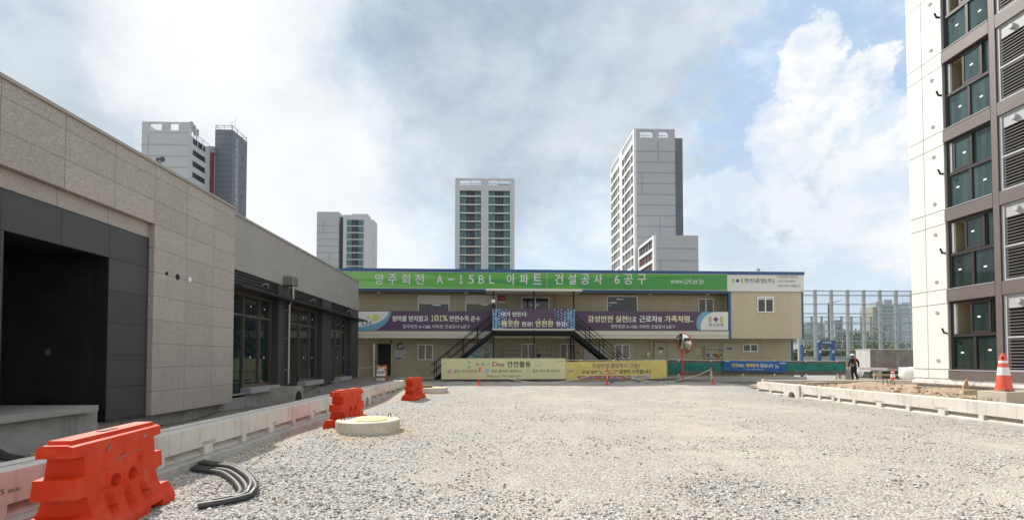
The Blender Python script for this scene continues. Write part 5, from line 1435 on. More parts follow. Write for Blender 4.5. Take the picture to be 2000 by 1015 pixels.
def folding_sign():
    p = onG(746, 744.5); s = p.y / F
    T = thing("folding_sign", "orange folding safety sign with a black and white poster by the open office door", "sign", p, OA)
    w, h, L = 19.0 * s, 32 * s, .42
    om = mat("sign frame orange", (.55, .13, .015), .5, .06, 5)
    def leaf(sy):
        m = MB(); y0, y1 = sy * L / 2, sy * .05; t = .03
        def Q(x, f): return (x, y0 + (y1 - y0) * f, h * f)
        pts = [Q(-w / 2 * 1.06, 0), Q(w / 2 * 1.06, 0), Q(w / 2 * .96, 1), Q(-w / 2 * .96, 1)]
        m.hexa([(x, y - t / 2, z) for x, y, z in pts] + [(x, y + t / 2, z) for x, y, z in pts])
        return m, Q
    m, Q = leaf(-1); m.build("front_leaf", om, T, local=True)
    mb_, _ = leaf(1); mb_.build("back_leaf", om, T, local=True)
    sl = Vector((0, L / 2 - .05, h)).normalized()
    def pl(m, x0, f0, x1, f1, d, k): m.add([(Q(x0 * w, f0)[0], Q(0, f0)[1] - .016 - d, h * f0), (x1 * w, Q(0, f0)[1] - .016 - d, h * f0), (x1 * w, Q(0, f1)[1] - .016 - d, h * f1), (x0 * w, Q(0, f1)[1] - .016 - d, h * f1)], [(0, 1, 2, 3)], k)
    m = MB()
    pl(m, -.44, .12, .42, .87, .002, 0); pl(m, -.44, .20, .42, .34, .004, 1); pl(m, -.40, .05, .42, .17, .003, 0)
    for x0, f0, x1, f1, k in ((-.44, .74, -.28, .82, 1), (-.12, .80, .0, .87, 1), (.26, .72, .42, .80, 1), (.28, .60, .40, .68, 1), (.0, .50, .22, .62, 2), (.10, .60, .32, .66, 2), (.02, .72, .16, .80, 4), (.06, .46, .16, .52, 2), (.26, .5, .34, .54, 1)):
        pl(m, x0, f0, x1, f1, .005, k)
    def tw(u, v, z): return (u, Q(0, z / h)[1] - .026, z)
    write(m, "안전", (-.40 * w, .58 * h, -.06 * w, .67 * h), 0, 1, .05, warp=tw); write(m, "작업", (-.40 * w, .47 * h, -.06 * w, .56 * h), 0, 1, .05, warp=tw)
    write(m, "안전제일", (-.38 * w, .215 * h, .36 * w, .32 * h), 0, 3, .04, warp=tw)
    write(m, "출입금지", (-.34 * w, .07 * h, .36 * w, .14 * h), 0, 1, .05, warp=tw)
    m.build("poster", [white_pt, black_t, mat("poster orange", (.60, .16, .03), .6), mat("poster lime", (.50, .48, .12), .6), mat("poster yellow", (.5, .5, .1), .6)], T, local=True)
    MB().box(-.09, .09, -.08, -.06, h - .05, h - .01).build("handle_slot", black_t, T, local=True)
folding_sign()

def cone(loc, h, label, dirty):
    T = thing("traffic_cone", label, "traffic cone", loc, 0, None)
    red = mat("cone red", (.72, .10, .055), .5, .05, 5, dirt=(.30, .17, .13), dscale=2.2, damt=.75 if dirty else .2)
    wt = mat("cone white band", (.74, .73, .70), .45, .04, 5, dirt=(.5, .47, .4), dscale=5, damt=.5)
    def rr(f): return (.185 - .125 * f) * h
    prof = [(rr(.03), .03 * h)] + [(rr(f) * .97, f * h) for f in (.03, .4, .64, .66, .80, .93)] + [(rr(.95), .94 * h), (.045 * h, .95 * h), (.04 * h, .995 * h), (.03 * h, h)]
    MB().lathe(prof, (0, 0, 0), 32).build("cone_body", red, T, local=True, smooth=35)
    for a, b in ((.42, .63), (.74, .805)):
        MB().lathe([(rr(a) * .97 + .004, a * h), (rr(b) * .97 + .004, b * h)], (0, 0, 0), 32).build("reflective_band", wt, T, local=True, smooth=40)
    MB().lathe([(rr(0) * 1.08, 0), (rr(0) * 1.08, .02 * h), (rr(.03), .045 * h)], (0, 0, 0), 32).build("base_ring", mat("cone base", (.30, .15, .06), .8, .2, 8), T, local=True)
    MB().lathe([(.028 * h, -.02), (.026 * h, .008)], (-rr(.87) * .78, -rr(.87) * .60, .875 * h), 12, axis='x').build("hole", dark_int, T, local=True)
    return T
def right_yard():
    b = MB(); x0 = atZ(1968, 783, .43); X = x0.x
    b.box(X, X + 1.6, x0.y + .02, x0.y + .74, .25, .655)
    tag(b.build("concrete_block", mat("buff block concrete", (.47, .425, .35), .9, .08, 4, .2, dirt=(.33, .29, .22), damt=.4), bevel=.01), "square buff concrete block on the soil carrying the big traffic cone", "concrete block")
    c = atY(1961, 764, x0.y + .40)
    hh = 76 * c.y / F
    cone((c.x, c.y, .655), hh, "large dirty red traffic cone with white bands on the concrete block", True)
    for dx in (-.25, .25):
        MB().tube([(c.x + dx - .03, c.y - .3, .65), (c.x + dx - .03, c.y - .3, .70), (c.x + dx, c.y - .3, .725), (c.x + dx + .03, c.y - .3, .70), (c.x + dx + .03, c.y - .3, .65)], .009, 6).build("lifting_loop", black_steel, bpy.data.objects["concrete_block"])
    p = atY(1744, 741, 26.5); cone((p.x, p.y, gz(p.x, p.y)), .86, "small clean red traffic cone behind the kerb wall near the grey shaft", False)
    # bent bars sticking out of the soil
    for px, py, w, h, l in ((1730, 756, .17, .36, "taller bent steel bar loop standing in the soil bed"), (1744, 759, .14, .30, "shorter bent steel bar loop standing in the soil bed")):
        q = atY(px, py, 18.5); n = 10
        pts = [(q.x - w / 2 - .03, q.y, .3)] + [(q.x - w / 2 * math.cos(t), q.y + .02, .36 + h * (.6 + .4 * math.sin(t))) for t in np.linspace(0, math.pi, n)] + [(q.x + w / 2 + .08, q.y + .04, .3)]
        tag(MB().tube(pts, .013, 6).build("steel_loop", mat("rusty bar", (.06, .04, .03), .7)), l, "steel bar", "bent bars in the soil bed")
    # timber and debris on the bed
    wood = mat("raw timber", (.50, .37, .22), .8, .15, 8); gw = mat("weathered timber", (.28, .245, .20), .85, .15, 8)
    for a, b_, w, mm, l in (((1590, 752.5), (1672, 751), .07, gw, "grey weathered plank lying flat at the far end of the soil bed"), ((1572, 751), (1606, 750), .06, wood, "short fresh timber plank beside the grey plank in the soil bed")):
        pa = atY(a[0], a[1], 19.6); pb = atY(b_[0], b_[1], 20.6); pa.z = pb.z = .44
        tag(MB().bar(pa, pb, .14, w).build("timber_plank", mm), l, "plank")
    rng = random.Random(4)
    m = MB()
    for _ in range(260):
        x, y = rng.uniform(11.7, 15.7), rng.uniform(9.5, 20.5); r = rng.lognormvariate(math.log(.03), .5)
        vs = [Vector((rng.uniform(.6, 1.2) * sx * r, rng.uniform(.6, 1.2) * sy * r, rng.uniform(.4, .8) * sz * r)) for sx in (-1, 1) for sy in (-1, 1) for sz in (-1, 1)]
        z = .38 + .04 * noise.noise((x * .7, y * .7, 0)) + (.10 * sstep(14.6, 15.8, x))
        idx = [0, 4, 6, 2, 1, 5, 7, 3]
        m.hexa([vs[i] + Vector((x, y, z)) for i in idx])
    tag(m.build("rubble", mat("broken rubble", (.44, .36, .27), .9, .3, 5)), "clods and broken rubble scattered over the sandy soil bed", "rubble", kind='stuff')
    p = atY(1896, 776, 13.6); p.z = .42
    tag(MB().hexa([(p.x - .3, p.y - .1, p.z), (p.x + .28, p.y - .14, p.z), (p.x + .2, p.y + .1, p.z), (p.x - .25, p.y + .1, p.z), (p.x - .34, p.y - .12, p.z + .13), (p.x + .22, p.y - .1, p.z + .16), (p.x + .25, p.y + .12, p.z + .14), (p.x - .2, p.y + .15, p.z + .10)]).build("rubble_lump", mat("lump", (.42, .35, .24), .9, .2, 10)), "angular lump of broken concrete on the soil left of the concrete block", "rubble")
    p = atY(1887, 752, 15.3)
    tag(MB().hexa([(p.x - .12, p.y, .5), (p.x + .12, p.y, .5), (p.x + .10, p.y + .05, .5), (p.x - .1, p.y + .05, .5), (p.x - .03, p.y - .02, .78), (p.x + .05, p.y, .80), (p.x + .05, p.y + .03, .82), (p.x - .02, p.y + .04, .74)]).build("torn_sheet", mat("torn kraft", (.50, .34, .20), .85, .2, 8)), "torn brown scrap of sheeting standing at the foot of the apartment wall", "scrap")
    m = MB()
    for _ in range(26):
        q = atZ(rng.uniform(1932, 1952), 784, .40); x, y = X - .06 - rng.uniform(0, .08), x0.y + .15 + rng.uniform(0, .4)
        a = rng.uniform(0, 6.28); h = rng.uniform(.08, .2); dx, dy = math.cos(a) * .07, math.sin(a) * .07
        m.add([(x - .006, y, .38), (x + .006, y, .38), (x + dx, y + dy, .38 + h)], [(0, 1, 2)])
    tag(m.build("grass", mat("weed green", (.08, .14, .02), .7, .2, 30)), "small tuft of grass growing at the foot of the concrete block", "grass", kind='stuff')
right_yard()

def blue_net():
    rng = random.Random(9); bl = mat("blue netting", (.09, .15, .21), .7, .3, 20)
    for k, (x0, x1, l) in enumerate(((1190, 1212, "left blue net scrap lying below the yellow cloth banner"), (1240, 1262, "middle blue net scrap lying below the yellow cloth banner"), (1284, 1328, "crumpled blue net heap at the foot of the mirror pole"))):
        m = MB()
        for i in range(11):
            a = onG(rng.uniform(x0, x1), rng.uniform(742, 748.5)); pts = [a]
            for j in range(3): a = a + Vector((rng.uniform(-.25, .25), rng.uniform(-.12, .12), 0)); a.z = gz(a.x, a.y) + rng.uniform(.0, .09 if k < 2 else .2); pts.append(a)
            m.tube(pts, .014, 5)
        tag(m.build("net_scrap", bl), l, "net", "blue net scraps below the banners")
blue_net()

# ------------------------------------------------------------------ the walking worker
def person():
    Y = 31.0; f0 = atY(1668, 742, Y); gx = f0.x; g0 = gz(gx, Y)
    T = thing("person", "worker in black walking away with a white helmet and a red harness, carrying a bag", "person", (gx, Y, g0))
    H = atY(1668, 691, Y).z - g0; s = H / 1.80
    J = {}
    pos = {'pel': (0, 0, .96), 'sp': (0, .01, 1.12), 'ch': (.0, .02, 1.32), 'nb': (0, .04, 1.50), 'nk': (0, .07, 1.57), 'hd': (0, .10, 1.68), 'ht': (0, .10, 1.76),
           'sl': (-.22, .03, 1.44), 'el': (-.32, -.02, 1.18), 'wl': (-.32, .05, .93), 'hl': (-.32, .08, .85),
           'sr': (.22, .03, 1.44), 'er': (.34, .0, 1.20), 'wr': (.38, .05, .97), 'hr': (.40, .07, .90),
           'tl': (-.09, 0, .90), 'kl': (-.09, .06, .50), 'al': (-.08, -.02, .09), 'fl': (-.09, .15, .04),
           'tr': (.10, 0, .90), 'kr': (.10, .0, .50), 'ar': (.09, -.22, .12), 'fr': (.10, -.07, .04)}
    R = {'pel': .155, 'sp': .15, 'ch': .165, 'nb': .11, 'nk': .06, 'hd': .085, 'ht': .075, 'sl': .095, 'el': .070, 'wl': .05, 'hl': .034, 'sr': .095, 'er': .070, 'wr': .05, 'hr': .034,
         'tl': .125, 'kl': .095, 'al': .07, 'fl': .04, 'tr': .125, 'kr': .095, 'ar': .07, 'fr': .04}
    E = [('pel', 'sp'), ('sp', 'ch'), ('ch', 'nb'), ('nb', 'nk'), ('nk', 'hd'), ('hd', 'ht'), ('ch', 'sl'), ('sl', 'el'), ('el', 'wl'), ('wl', 'hl'), ('ch', 'sr'), ('sr', 'er'), ('er', 'wr'), ('wr', 'hr'),
         ('pel', 'tl'), ('tl', 'kl'), ('kl', 'al'), ('al', 'fl'), ('pel', 'tr'), ('tr', 'kr'), ('kr', 'ar'), ('ar', 'fr')]
    for side, hx in (('l', -1), ('r', 1)):                 # five fingers on each hand
        h = pos['h' + side]
        for i, (dy, ln) in enumerate(((.035, .07), (.012, .085), (-.01, .08), (-.03, .062))):
            pos['f%s%da' % (side, i)] = (h[0] + hx * .005, h[1] + dy, h[2] - .05); pos['f%s%db' % (side, i)] = (h[0] - hx * .015, h[1] + dy, h[2] - .05 - ln)
            R['f%s%da' % (side, i)] = .010; R['f%s%db' % (side, i)] = .008
            E += [('h' + side, 'f%s%da' % (side, i)), ('f%s%da' % (side, i), 'f%s%db' % (side, i))]
        pos['t' + side + 'x'] = (h[0] - hx * .02, h[1] + .055, h[2] - .04); R['t' + side + 'x'] = .010; E.append(('h' + side, 't' + side + 'x'))
    names = list(pos); ix = {n: i for i, n in enumerate(names)}
    me = bpy.data.meshes.new("body"); me.from_pydata([Vector(pos[n]) * s for n in names], [(ix[a], ix[b]) for a, b in E], [])
    o = bpy.data.objects.new("body", me); COL.objects.link(o)
    md = o.modifiers.new("skin", 'SKIN'); sv = me.skin_vertices[0].data
    for n in names: sv[ix[n]].radius = (R[n] * s, R[n] * s); sv[ix[n]].use_root = (n == 'pel')
    for n in ('pel', 'sp', 'ch'): sv[ix[n]].radius = (R[n] * s * 1.05, R[n] * s * .75)
    o.modifiers.new("sub", 'SUBSURF').levels = 2; o.modifiers["sub"].render_levels = 2
    dg = bpy.context.evaluated_depsgraph_get(); fin = bpy.data.meshes.new_from_object(o.evaluated_get(dg))
    bpy.data.objects.remove(o)
    blk = mat("black work clothes", (.014, .014, .016), .85, .2, 20); skin = mat("skin", (.42, .25, .17), .5); boot = mat("dark boots", (.02, .018, .015), .5)
    fin.name = "body"
    for m in (blk, skin, boot): fin.materials.append(m)
    for p in fin.polygons:
        c = p.center / s; k = 0
        if c.z > 1.535 or (c.z < .93 and abs(c.x) > .22 and c.z > .6): k = 1
        if c.z < .10: k = 2
        p.material_index = k; p.use_smooth = True
    b = bpy.data.objects.new("body", fin); COL.objects.link(b); b.parent = T
    def L(): return MB(Matrix.Translation((gx, Y, g0)) @ Matrix.Scale(s, 4))
    hc = (0, .10, 1.69)
    L().lathe([(.128, .0), (.13, .01), (.118, .03), (.115, .06), (.10, .10), (.06, .135), (.01, .145)], hc, 22).build("helmet", mat("white helmet", (.68, .67, .66), .3), T, smooth=50)
    L().lathe([(.105, -.10), (.112, -.03), (.110, .0)], hc, 20).build("hair", mat("dark hair", (.012, .010, .009), .7), T, smooth=50)
    L().box(-.05, .06, -.018, -.012, 1.645, 1.665).build("helmet_band", mat("grey strap", (.4, .4, .42)), T)
    hz = mat("red harness", (.55, .03, .02), .6)
    m = L()
    for a, b_ in (((-.12, -.055, 1.50), (-.02, -.135, 1.40)), ((.12, -.055, 1.50), (-.02, -.135, 1.40)), ((-.02, -.135, 1.40), (-.10, -.125, 1.08)), ((-.02, -.135, 1.40), (.10, -.125, 1.08))): m.bar(a, b_, .045, .012)
    m.disc((-.02, 1.40), .05, -.155, -.135, 14); m.build("harness", hz, T)
    m = L(); m.lathe([(.17, 1.04), (.174, 1.043), (.174, 1.075), (.17, 1.078)], (0, 0, 0), 24); bl_ = m.build("belt", mat("belt teal grey", (.10, .14, .14), .6), T)
    L().box(-.20, -.14, -.16, -.09, .96, 1.05).build("tool_pouch", mat("pouch grey", (.35, .36, .36), .6), T)
    L().box(.06, .15, -.17, -.10, .98, 1.05).build("tool_pouch", mat("pouch tan", (.40, .22, .12), .7), T)
    # the bag in the right hand
    hp = Vector((gx, Y, g0)) + Vector(pos['hr']) * s
    bm = bmesh.new(); bmesh.ops.create_icosphere(bm, subdivisions=4, radius=1)
    for v in bm.verts:
        n = noise.noise(v.co * 2.2) * .22 + noise.noise(v.co * 5.5) * .10
        t = max(0, v.co.z); v.co *= 1 + n; v.co.x *= .25 * (1 - .45 * t); v.co.y *= .20 * (1 - .5 * t); v.co.z *= .30
    me = bpy.data.meshes.new("plastic_bag"); bm.to_mesh(me); bm.free()
    me.materials.append(mat("white plastic bag", (.72, .71, .73), .45, .12, 6)); me.polygons.foreach_set('use_smooth', [True] * len(me.polygons))
    o = bpy.data.objects.new("plastic_bag", me); COL.objects.link(o); o.location = hp + Vector((.06, .0, -.36)); o.rotation_euler = (0, rad(-14), 0)
    tag(o, "bulging white plastic bag hanging from the worker's right hand", "bag")
person()

# ------------------------------------------------------------------ things beyond the planting bed
def beyond():
    g = lambda x, y: gz(x, y)
    # ventilation shaft
    Y = 33.0; x0 = atY(1700, 700, Y).x; zt = atY(1700, 681, Y).z
    T = thing("concrete_shaft", "stained grey concrete ventilation shaft between the worker and the apartment block", "shaft", (x0 + 3, Y + 2, .1))
    cs = mat("stained concrete", (.21, .185, .165), .9, .2, 2, .2, 20, dirt=(.12, .10, .09), dscale=1.5, damt=.6, streak=((.40, .38, .36), 2.2, .7), fine=.2)
    lt = mat("light concrete", (.50, .49, .47), .85, .1, 2, dirt=(.36, .34, .31), damt=.4)
    MB().box(x0 + .003, x0 + 8, Y, Y + 1.34, .55, zt - .06).build("shaft_wall", cs, T)
    MB().box(x0 - .03, x0, Y, Y + 1.335, .55, zt - .06).build("sunlit_side", lt, T)  # thin pale skin, sunlight on this face put into its colour
    MB().box(x0 - .05, x0 + 8.05, Y - .05, Y + 1.40, zt - .058, zt).build("coping", lt, T)
    MB().box(x0 - .04, x0 + 8, Y - .06, Y - .002, .62, .80).build("water_stop", mat("grey flashing", (.34, .34, .34), .5), T)
    MB().box(x0, x0 + 8, Y + .05, Y + 1.33, -.1, .549).build("shaft_base", mat("dark charcoal concrete", (.055, .052, .05), .9, .3, 4), T)  # much darker than the shaft wall above it
    # pinkish insulation boards, timber bench, bulk bag
    q = atY(1640, 718, 31.8); r = atY(1731, 719, 31.8)
    tag(MB().hexa([(q.x, 31.7, q.z - .09), (r.x, 31.7, r.z - .14), (r.x, 32.2, r.z - .14), (q.x, 32.2, q.z - .09), (q.x, 31.7, q.z + .06), (r.x, 31.7, r.z + .04), (r.x, 32.2, r.z + .04), (q.x, 32.2, q.z + .06)]).build("insulation_board", mat("pale pink board", (.66, .55, .53), .8, .06, 3)), "long pale pink board lying in front of the grey shaft", "board")
    for x in (q.x + .5, r.x - .5): tag(MB().box(x - .15, x + .15, 31.75, 32.15, .0, min(q.z, r.z) - .14).build("support_block", mat("block grey", (.36, .33, .29), .9)), "concrete block propping the pale pink board, %s end" % ("left" if x < (q.x + r.x) / 2 else "right"), "block")
    T = thing("timber_bench", "low trestle of brown timber planks in front of the grey shaft", "bench", (atY(1735, 735, 29).x, 29, .05))
    a = atY(1705, 732, 29); b = atY(1768, 731.5, 29)
    wd = mat("site timber", (.36, .225, .12), .85, .15, 5)
    MB().box(a.x, b.x, 28.8, 29.1, a.z - .05, a.z + .05).build("plank", wd, T)
    for f in (.05, .55, .75, .95):
        x = a.x + (b.x - a.x) * f; MB().bar((x, 28.95, 0), (x + .03, 28.95, a.z - .05), .07).build("leg", mat("dark timber", (.10, .07, .05), .9), T)
    bm = bmesh.new(); bmesh.ops.create_cube(bm, size=1); bmesh.ops.subdivide_edges(bm, edges=bm.edges, cuts=9, use_grid_fill=True)
    for v in bm.verts:
        v.co *= 1 + .14 * noise.noise(v.co * 3) + .07 * noise.noise(v.co * 8); r_ = v.co.length; v.co *= (.62 / r_) ** .35
    me = bpy.data.meshes.new("bulk_bag"); bm.to_mesh(me); bm.free(); me.materials.append(mat("white woven sack", (.66, .65, .62), .7, .1, 5, .3, 12)); me.polygons.foreach_set('use_smooth', [True] * len(me.polygons))
    o = bpy.data.objects.new("bulk_bag", me); COL.objects.link(o); p = atY(1774, 729, 28.5); o.location = (p.x + .15, 28.5, .52); o.scale = (.95, .9, .85); o.rotation_euler = (0, rad(6), rad(20))
    tag(o, "crumpled white bulk sack against the corner of the apartment block", "sack")
    tag(MB().box(p.x - .5, p.x + .7, 28.1, 28.9, -.05, .09).build("pallet", wd), "brown timber pallet under the white bulk sack", "pallet")
    p = atY(1656, 730, 33.5)
    tag(MB().box(p.x - .45, p.x + .35, 33.4, 33.7, -.1, .62).build("buff_block", mat("buff block wall", (.40, .34, .26), .9, .15, 3)), "buff block of masonry just behind the walking worker's left side", "block")
    p = atY(1647, 714, 33)
    tag(MB().box(p.x - .35, p.x + .5, 33.0, 33.2, p.z - .12, p.z + .14).build("timber_formwork", mat("orange formwork", (.42, .19, .09), .8, .1, 4)), "orange brown formwork board end beside the end of the mesh fence", "board")
    MBp = MB().box(p.x - .3, p.x + .2, 33.05, 33.18, -.1, p.z - .121); tag(MBp.build("formwork_prop", wd), "timber prop under the orange brown board beside the mesh fence", "prop")
    # blue gate arch
    Y = 40.0; s = Y / F; p = atY(1615, 703, Y); zt = atY(1615, 664, Y).z
    T = thing("blue_gate_arch", "blue gate arch with white lettering on its lintel behind the fence", "gate", (p.x, Y, 0))
    bl = mat("gate blue", (.03, .085, .20), .5, .08, 2); 
    for px0, px1, py in ((1598.5, 1604.5, 0), (1624, 1631, 0)):
        a, b = atY(px0, 690, Y).x, atY(px1, 690, Y).x; MB().box(a, b, Y, Y + .22, -.1, zt - .2).build("leg", bl, T)
        MB().box(a + .06, b - .06, Y - .012, Y, 2.0, 2.25).build("notice", mat("gate notice", (.45, .52, .60), .6), T)
    a, b = atY(1599, 690, Y).x, atY(1632, 690, Y).x; z1 = atY(1615, 674, Y).z
    MB().prism([(a + .1, z1), (b - .1, z1), (b, z1 + .12), (b, zt), (a + .15, zt), (a, zt - .15), (a, z1 + .1)], Y - .06, Y + .26, 'xz').build("lintel", bl, T)
    m = MB(); q0 = atY(1607, 670, Y - .1); q1 = atY(1624, 666.5, Y - .1); write(m, "안전제일", (q0.x, q0.z, q1.x, q1.z), Y - .066, 0, .04); m.build("lettering", white_t, T)
    p = atY(1567, 690, 36)
    T = thing("blue_post", "slim blue steel post with an orange foot behind the fence by the office corner", "post", (p.x, 36, 0))
    MB().box(p.x - .08, p.x + .08, 36, 36.16, .75, atY(1567, 673, 36).z).build("post", bl, T); MB().box(p.x - .081, p.x + .081, 35.999, 36.161, .45, .75).build("orange_band", mat("orange foot", (.6, .13, .03), .6), T); MB().box(p.x - .08, p.x + .08, 36, 36.16, -.1, .45).build("foot", bl, T)
beyond()

def noise_barriers():
    st = mat("noise barrier steel", (.38, .39, .395), .5, .05, 2, metal=.15)
    m = bpy.data.materials.new("clear acrylic"); m.use_nodes = True; k = NT(m.node_tree)
    tr = k.new('ShaderNodeBsdfTransparent'); tr.inputs[0].default_value = (.90, .93, .935, 1); gl = k.new('ShaderNodeBsdfGlossy'); gl.inputs['Roughness'].default_value = .08
    fz = k.new('ShaderNodeFresnel'); mx = k.new('ShaderNodeMixShader'); k.l.new(k.math('MULTIPLY', fz.outputs[0], .3), mx.inputs[0]); k.l.new(tr.outputs[0], mx.inputs[1]); k.l.new(gl.outputs[0], mx.inputs[2])
    k.l.new(mx.outputs[0], k.n['Material Output'].inputs[0])
    def wall(Y, px0, px1, tops, sp, pw, label, pane_split):
        x0, x1 = atY(px0, 690, Y).x, atY(px1, 690, Y).x
        T = thing("noise_barrier", label, "noise barrier", ((x0 + x1) / 2, Y, -.3), 0, "clear noise barriers along the road")
        zs = [atY(1700, y, Y).z for y in tops]
        x = x0; n = 0
        while x <= x1 + .01:
            MB().box(x - pw / 2, x + pw / 2, Y - .02, Y + .18, -.3, zs[0] + .15).build("post", st, T); x += sp; n += 1
        for z in zs: MB().box(x0, x - sp, Y - .12, Y - .021, z - .05, z + .07).build("rail", st, T)
        MB().box(x0, x - sp, Y + .05, Y + .45, -.3, zs[-1] - .1).build("base_wall", mat("road side concrete", (.42, .41, .38), .9, .1, 1), T)
        for i in range(n - 1):
            MB().box(x0 + sp * i + pw / 2, x0 + sp * (i + 1) - pw / 2, Y + .10, Y + .12, zs[-1], zs[0]).build("pane", m, T)
    wall(55.0, 1562.5, 1800, (568.5, 577, 594.5, 612.5, 630, 648, 665.5, 683, 697), 2.0, .34, "tall noise barrier of clear panes in a pale steel grid, the nearer one", 1)
    wall(90.0, 1548, 1790, (619, 633, 646, 659, 672, 685, 696), 2.0, .30, "lower noise barrier of clear panes across the road, the farther one", 1)
    # road lamp
    Y = 68; p = atY(1620, 690, Y)
    T = thing("street_lamp", "dark street lamp mast with one arm seen through the noise barrier", "street lamp", (p.x, Y, -.3))
    zt = atY(1620, 591, Y).z; dk = mat("lamp mast grey", (.10, .10, .105), .5)
    MB().tube([(p.x, Y, -.3), (p.x, Y, zt)], .16, 10, r1=.12).build("mast", dk, T)
    MB().tube([(p.x, Y, zt - .3), (p.x + .7, Y, zt + .05), (p.x + 1.1, Y, zt + .15)], .05, 8).build("arm", dk, T)
    MB().hexa([(p.x + 1.0, Y - .12, zt + .10), (p.x + 1.95, Y - .1, zt + .36), (p.x + 1.95, Y + .1, zt + .36), (p.x + 1.0, Y + .12, zt + .10), (p.x + 1.0, Y - .12, zt + .20), (p.x + 1.95, Y - .1, zt + .42), (p.x + 1.95, Y + .1, zt + .42), (p.x + 1.0, Y + .12, zt + .20)]).build("lamp_head", mat("lamp head grey", (.3, .3, .3), .5), T)
noise_barriers()

def leafy(name, x, y, r, h, n, mats_, label, cat, group, seed, trunk=True):
    """a bush or tree: leaf clumps spread through an uneven crown, with stems"""
    rng = random.Random(seed); z0 = -.3
    T = thing(name, label, cat, (x, y, z0), 0, group)
    m = MB(); cl = [(rng.uniform(-.6, .6) * r, rng.uniform(-.6, .6) * r, rng.uniform(.35, .85) * h, rng.uniform(.35, .6)) for _ in range(7)]
    for i in range(n):
        cx, cy, cz, cr = rng.choice(cl)
        d = Vector((rng.gauss(0, 1), rng.gauss(0, 1), rng.gauss(0, .8))).normalized() * (rng.random() ** .4) * cr * r
        p = Vector((x + cx, y + cy, z0 + cz)) + d
        if p.z < z0 + .05: p.z = z0 + .05
        s = rng.uniform(.05, .11) * r + .05
        a = Vector((rng.gauss(0, 1), rng.gauss(0, 1), rng.gauss(0, 1))).normalized(); b = a.orthogonal().normalized(); c = a.cross(b)
        m.add([p - b * s, p - c * s * .6, p + b * s, p + c * s * .6], [(0, 1, 2, 3)], rng.randrange(len(mats_)))
    m.build("crown", mats_, T)
    if trunk:
        t = MB(); t.tube([(x, y, z0), (x + .05 * r, y, z0 + h * .35), (x, y + .05 * r, z0 + h * .7)], .05 * r + .03, 6, r1=.02)
        for k in range(4): t.tube([(x, y, z0 + h * (.25 + .1 * k)), (x + rng.uniform(-.4, .4) * r, y + rng.uniform(-.4, .4) * r, z0 + h * (.5 + .1 * k))], .025 * r + .01, 5, r1=.01)
        t.build("trunk", mat("bark", (.10, .075, .055), .9), T)
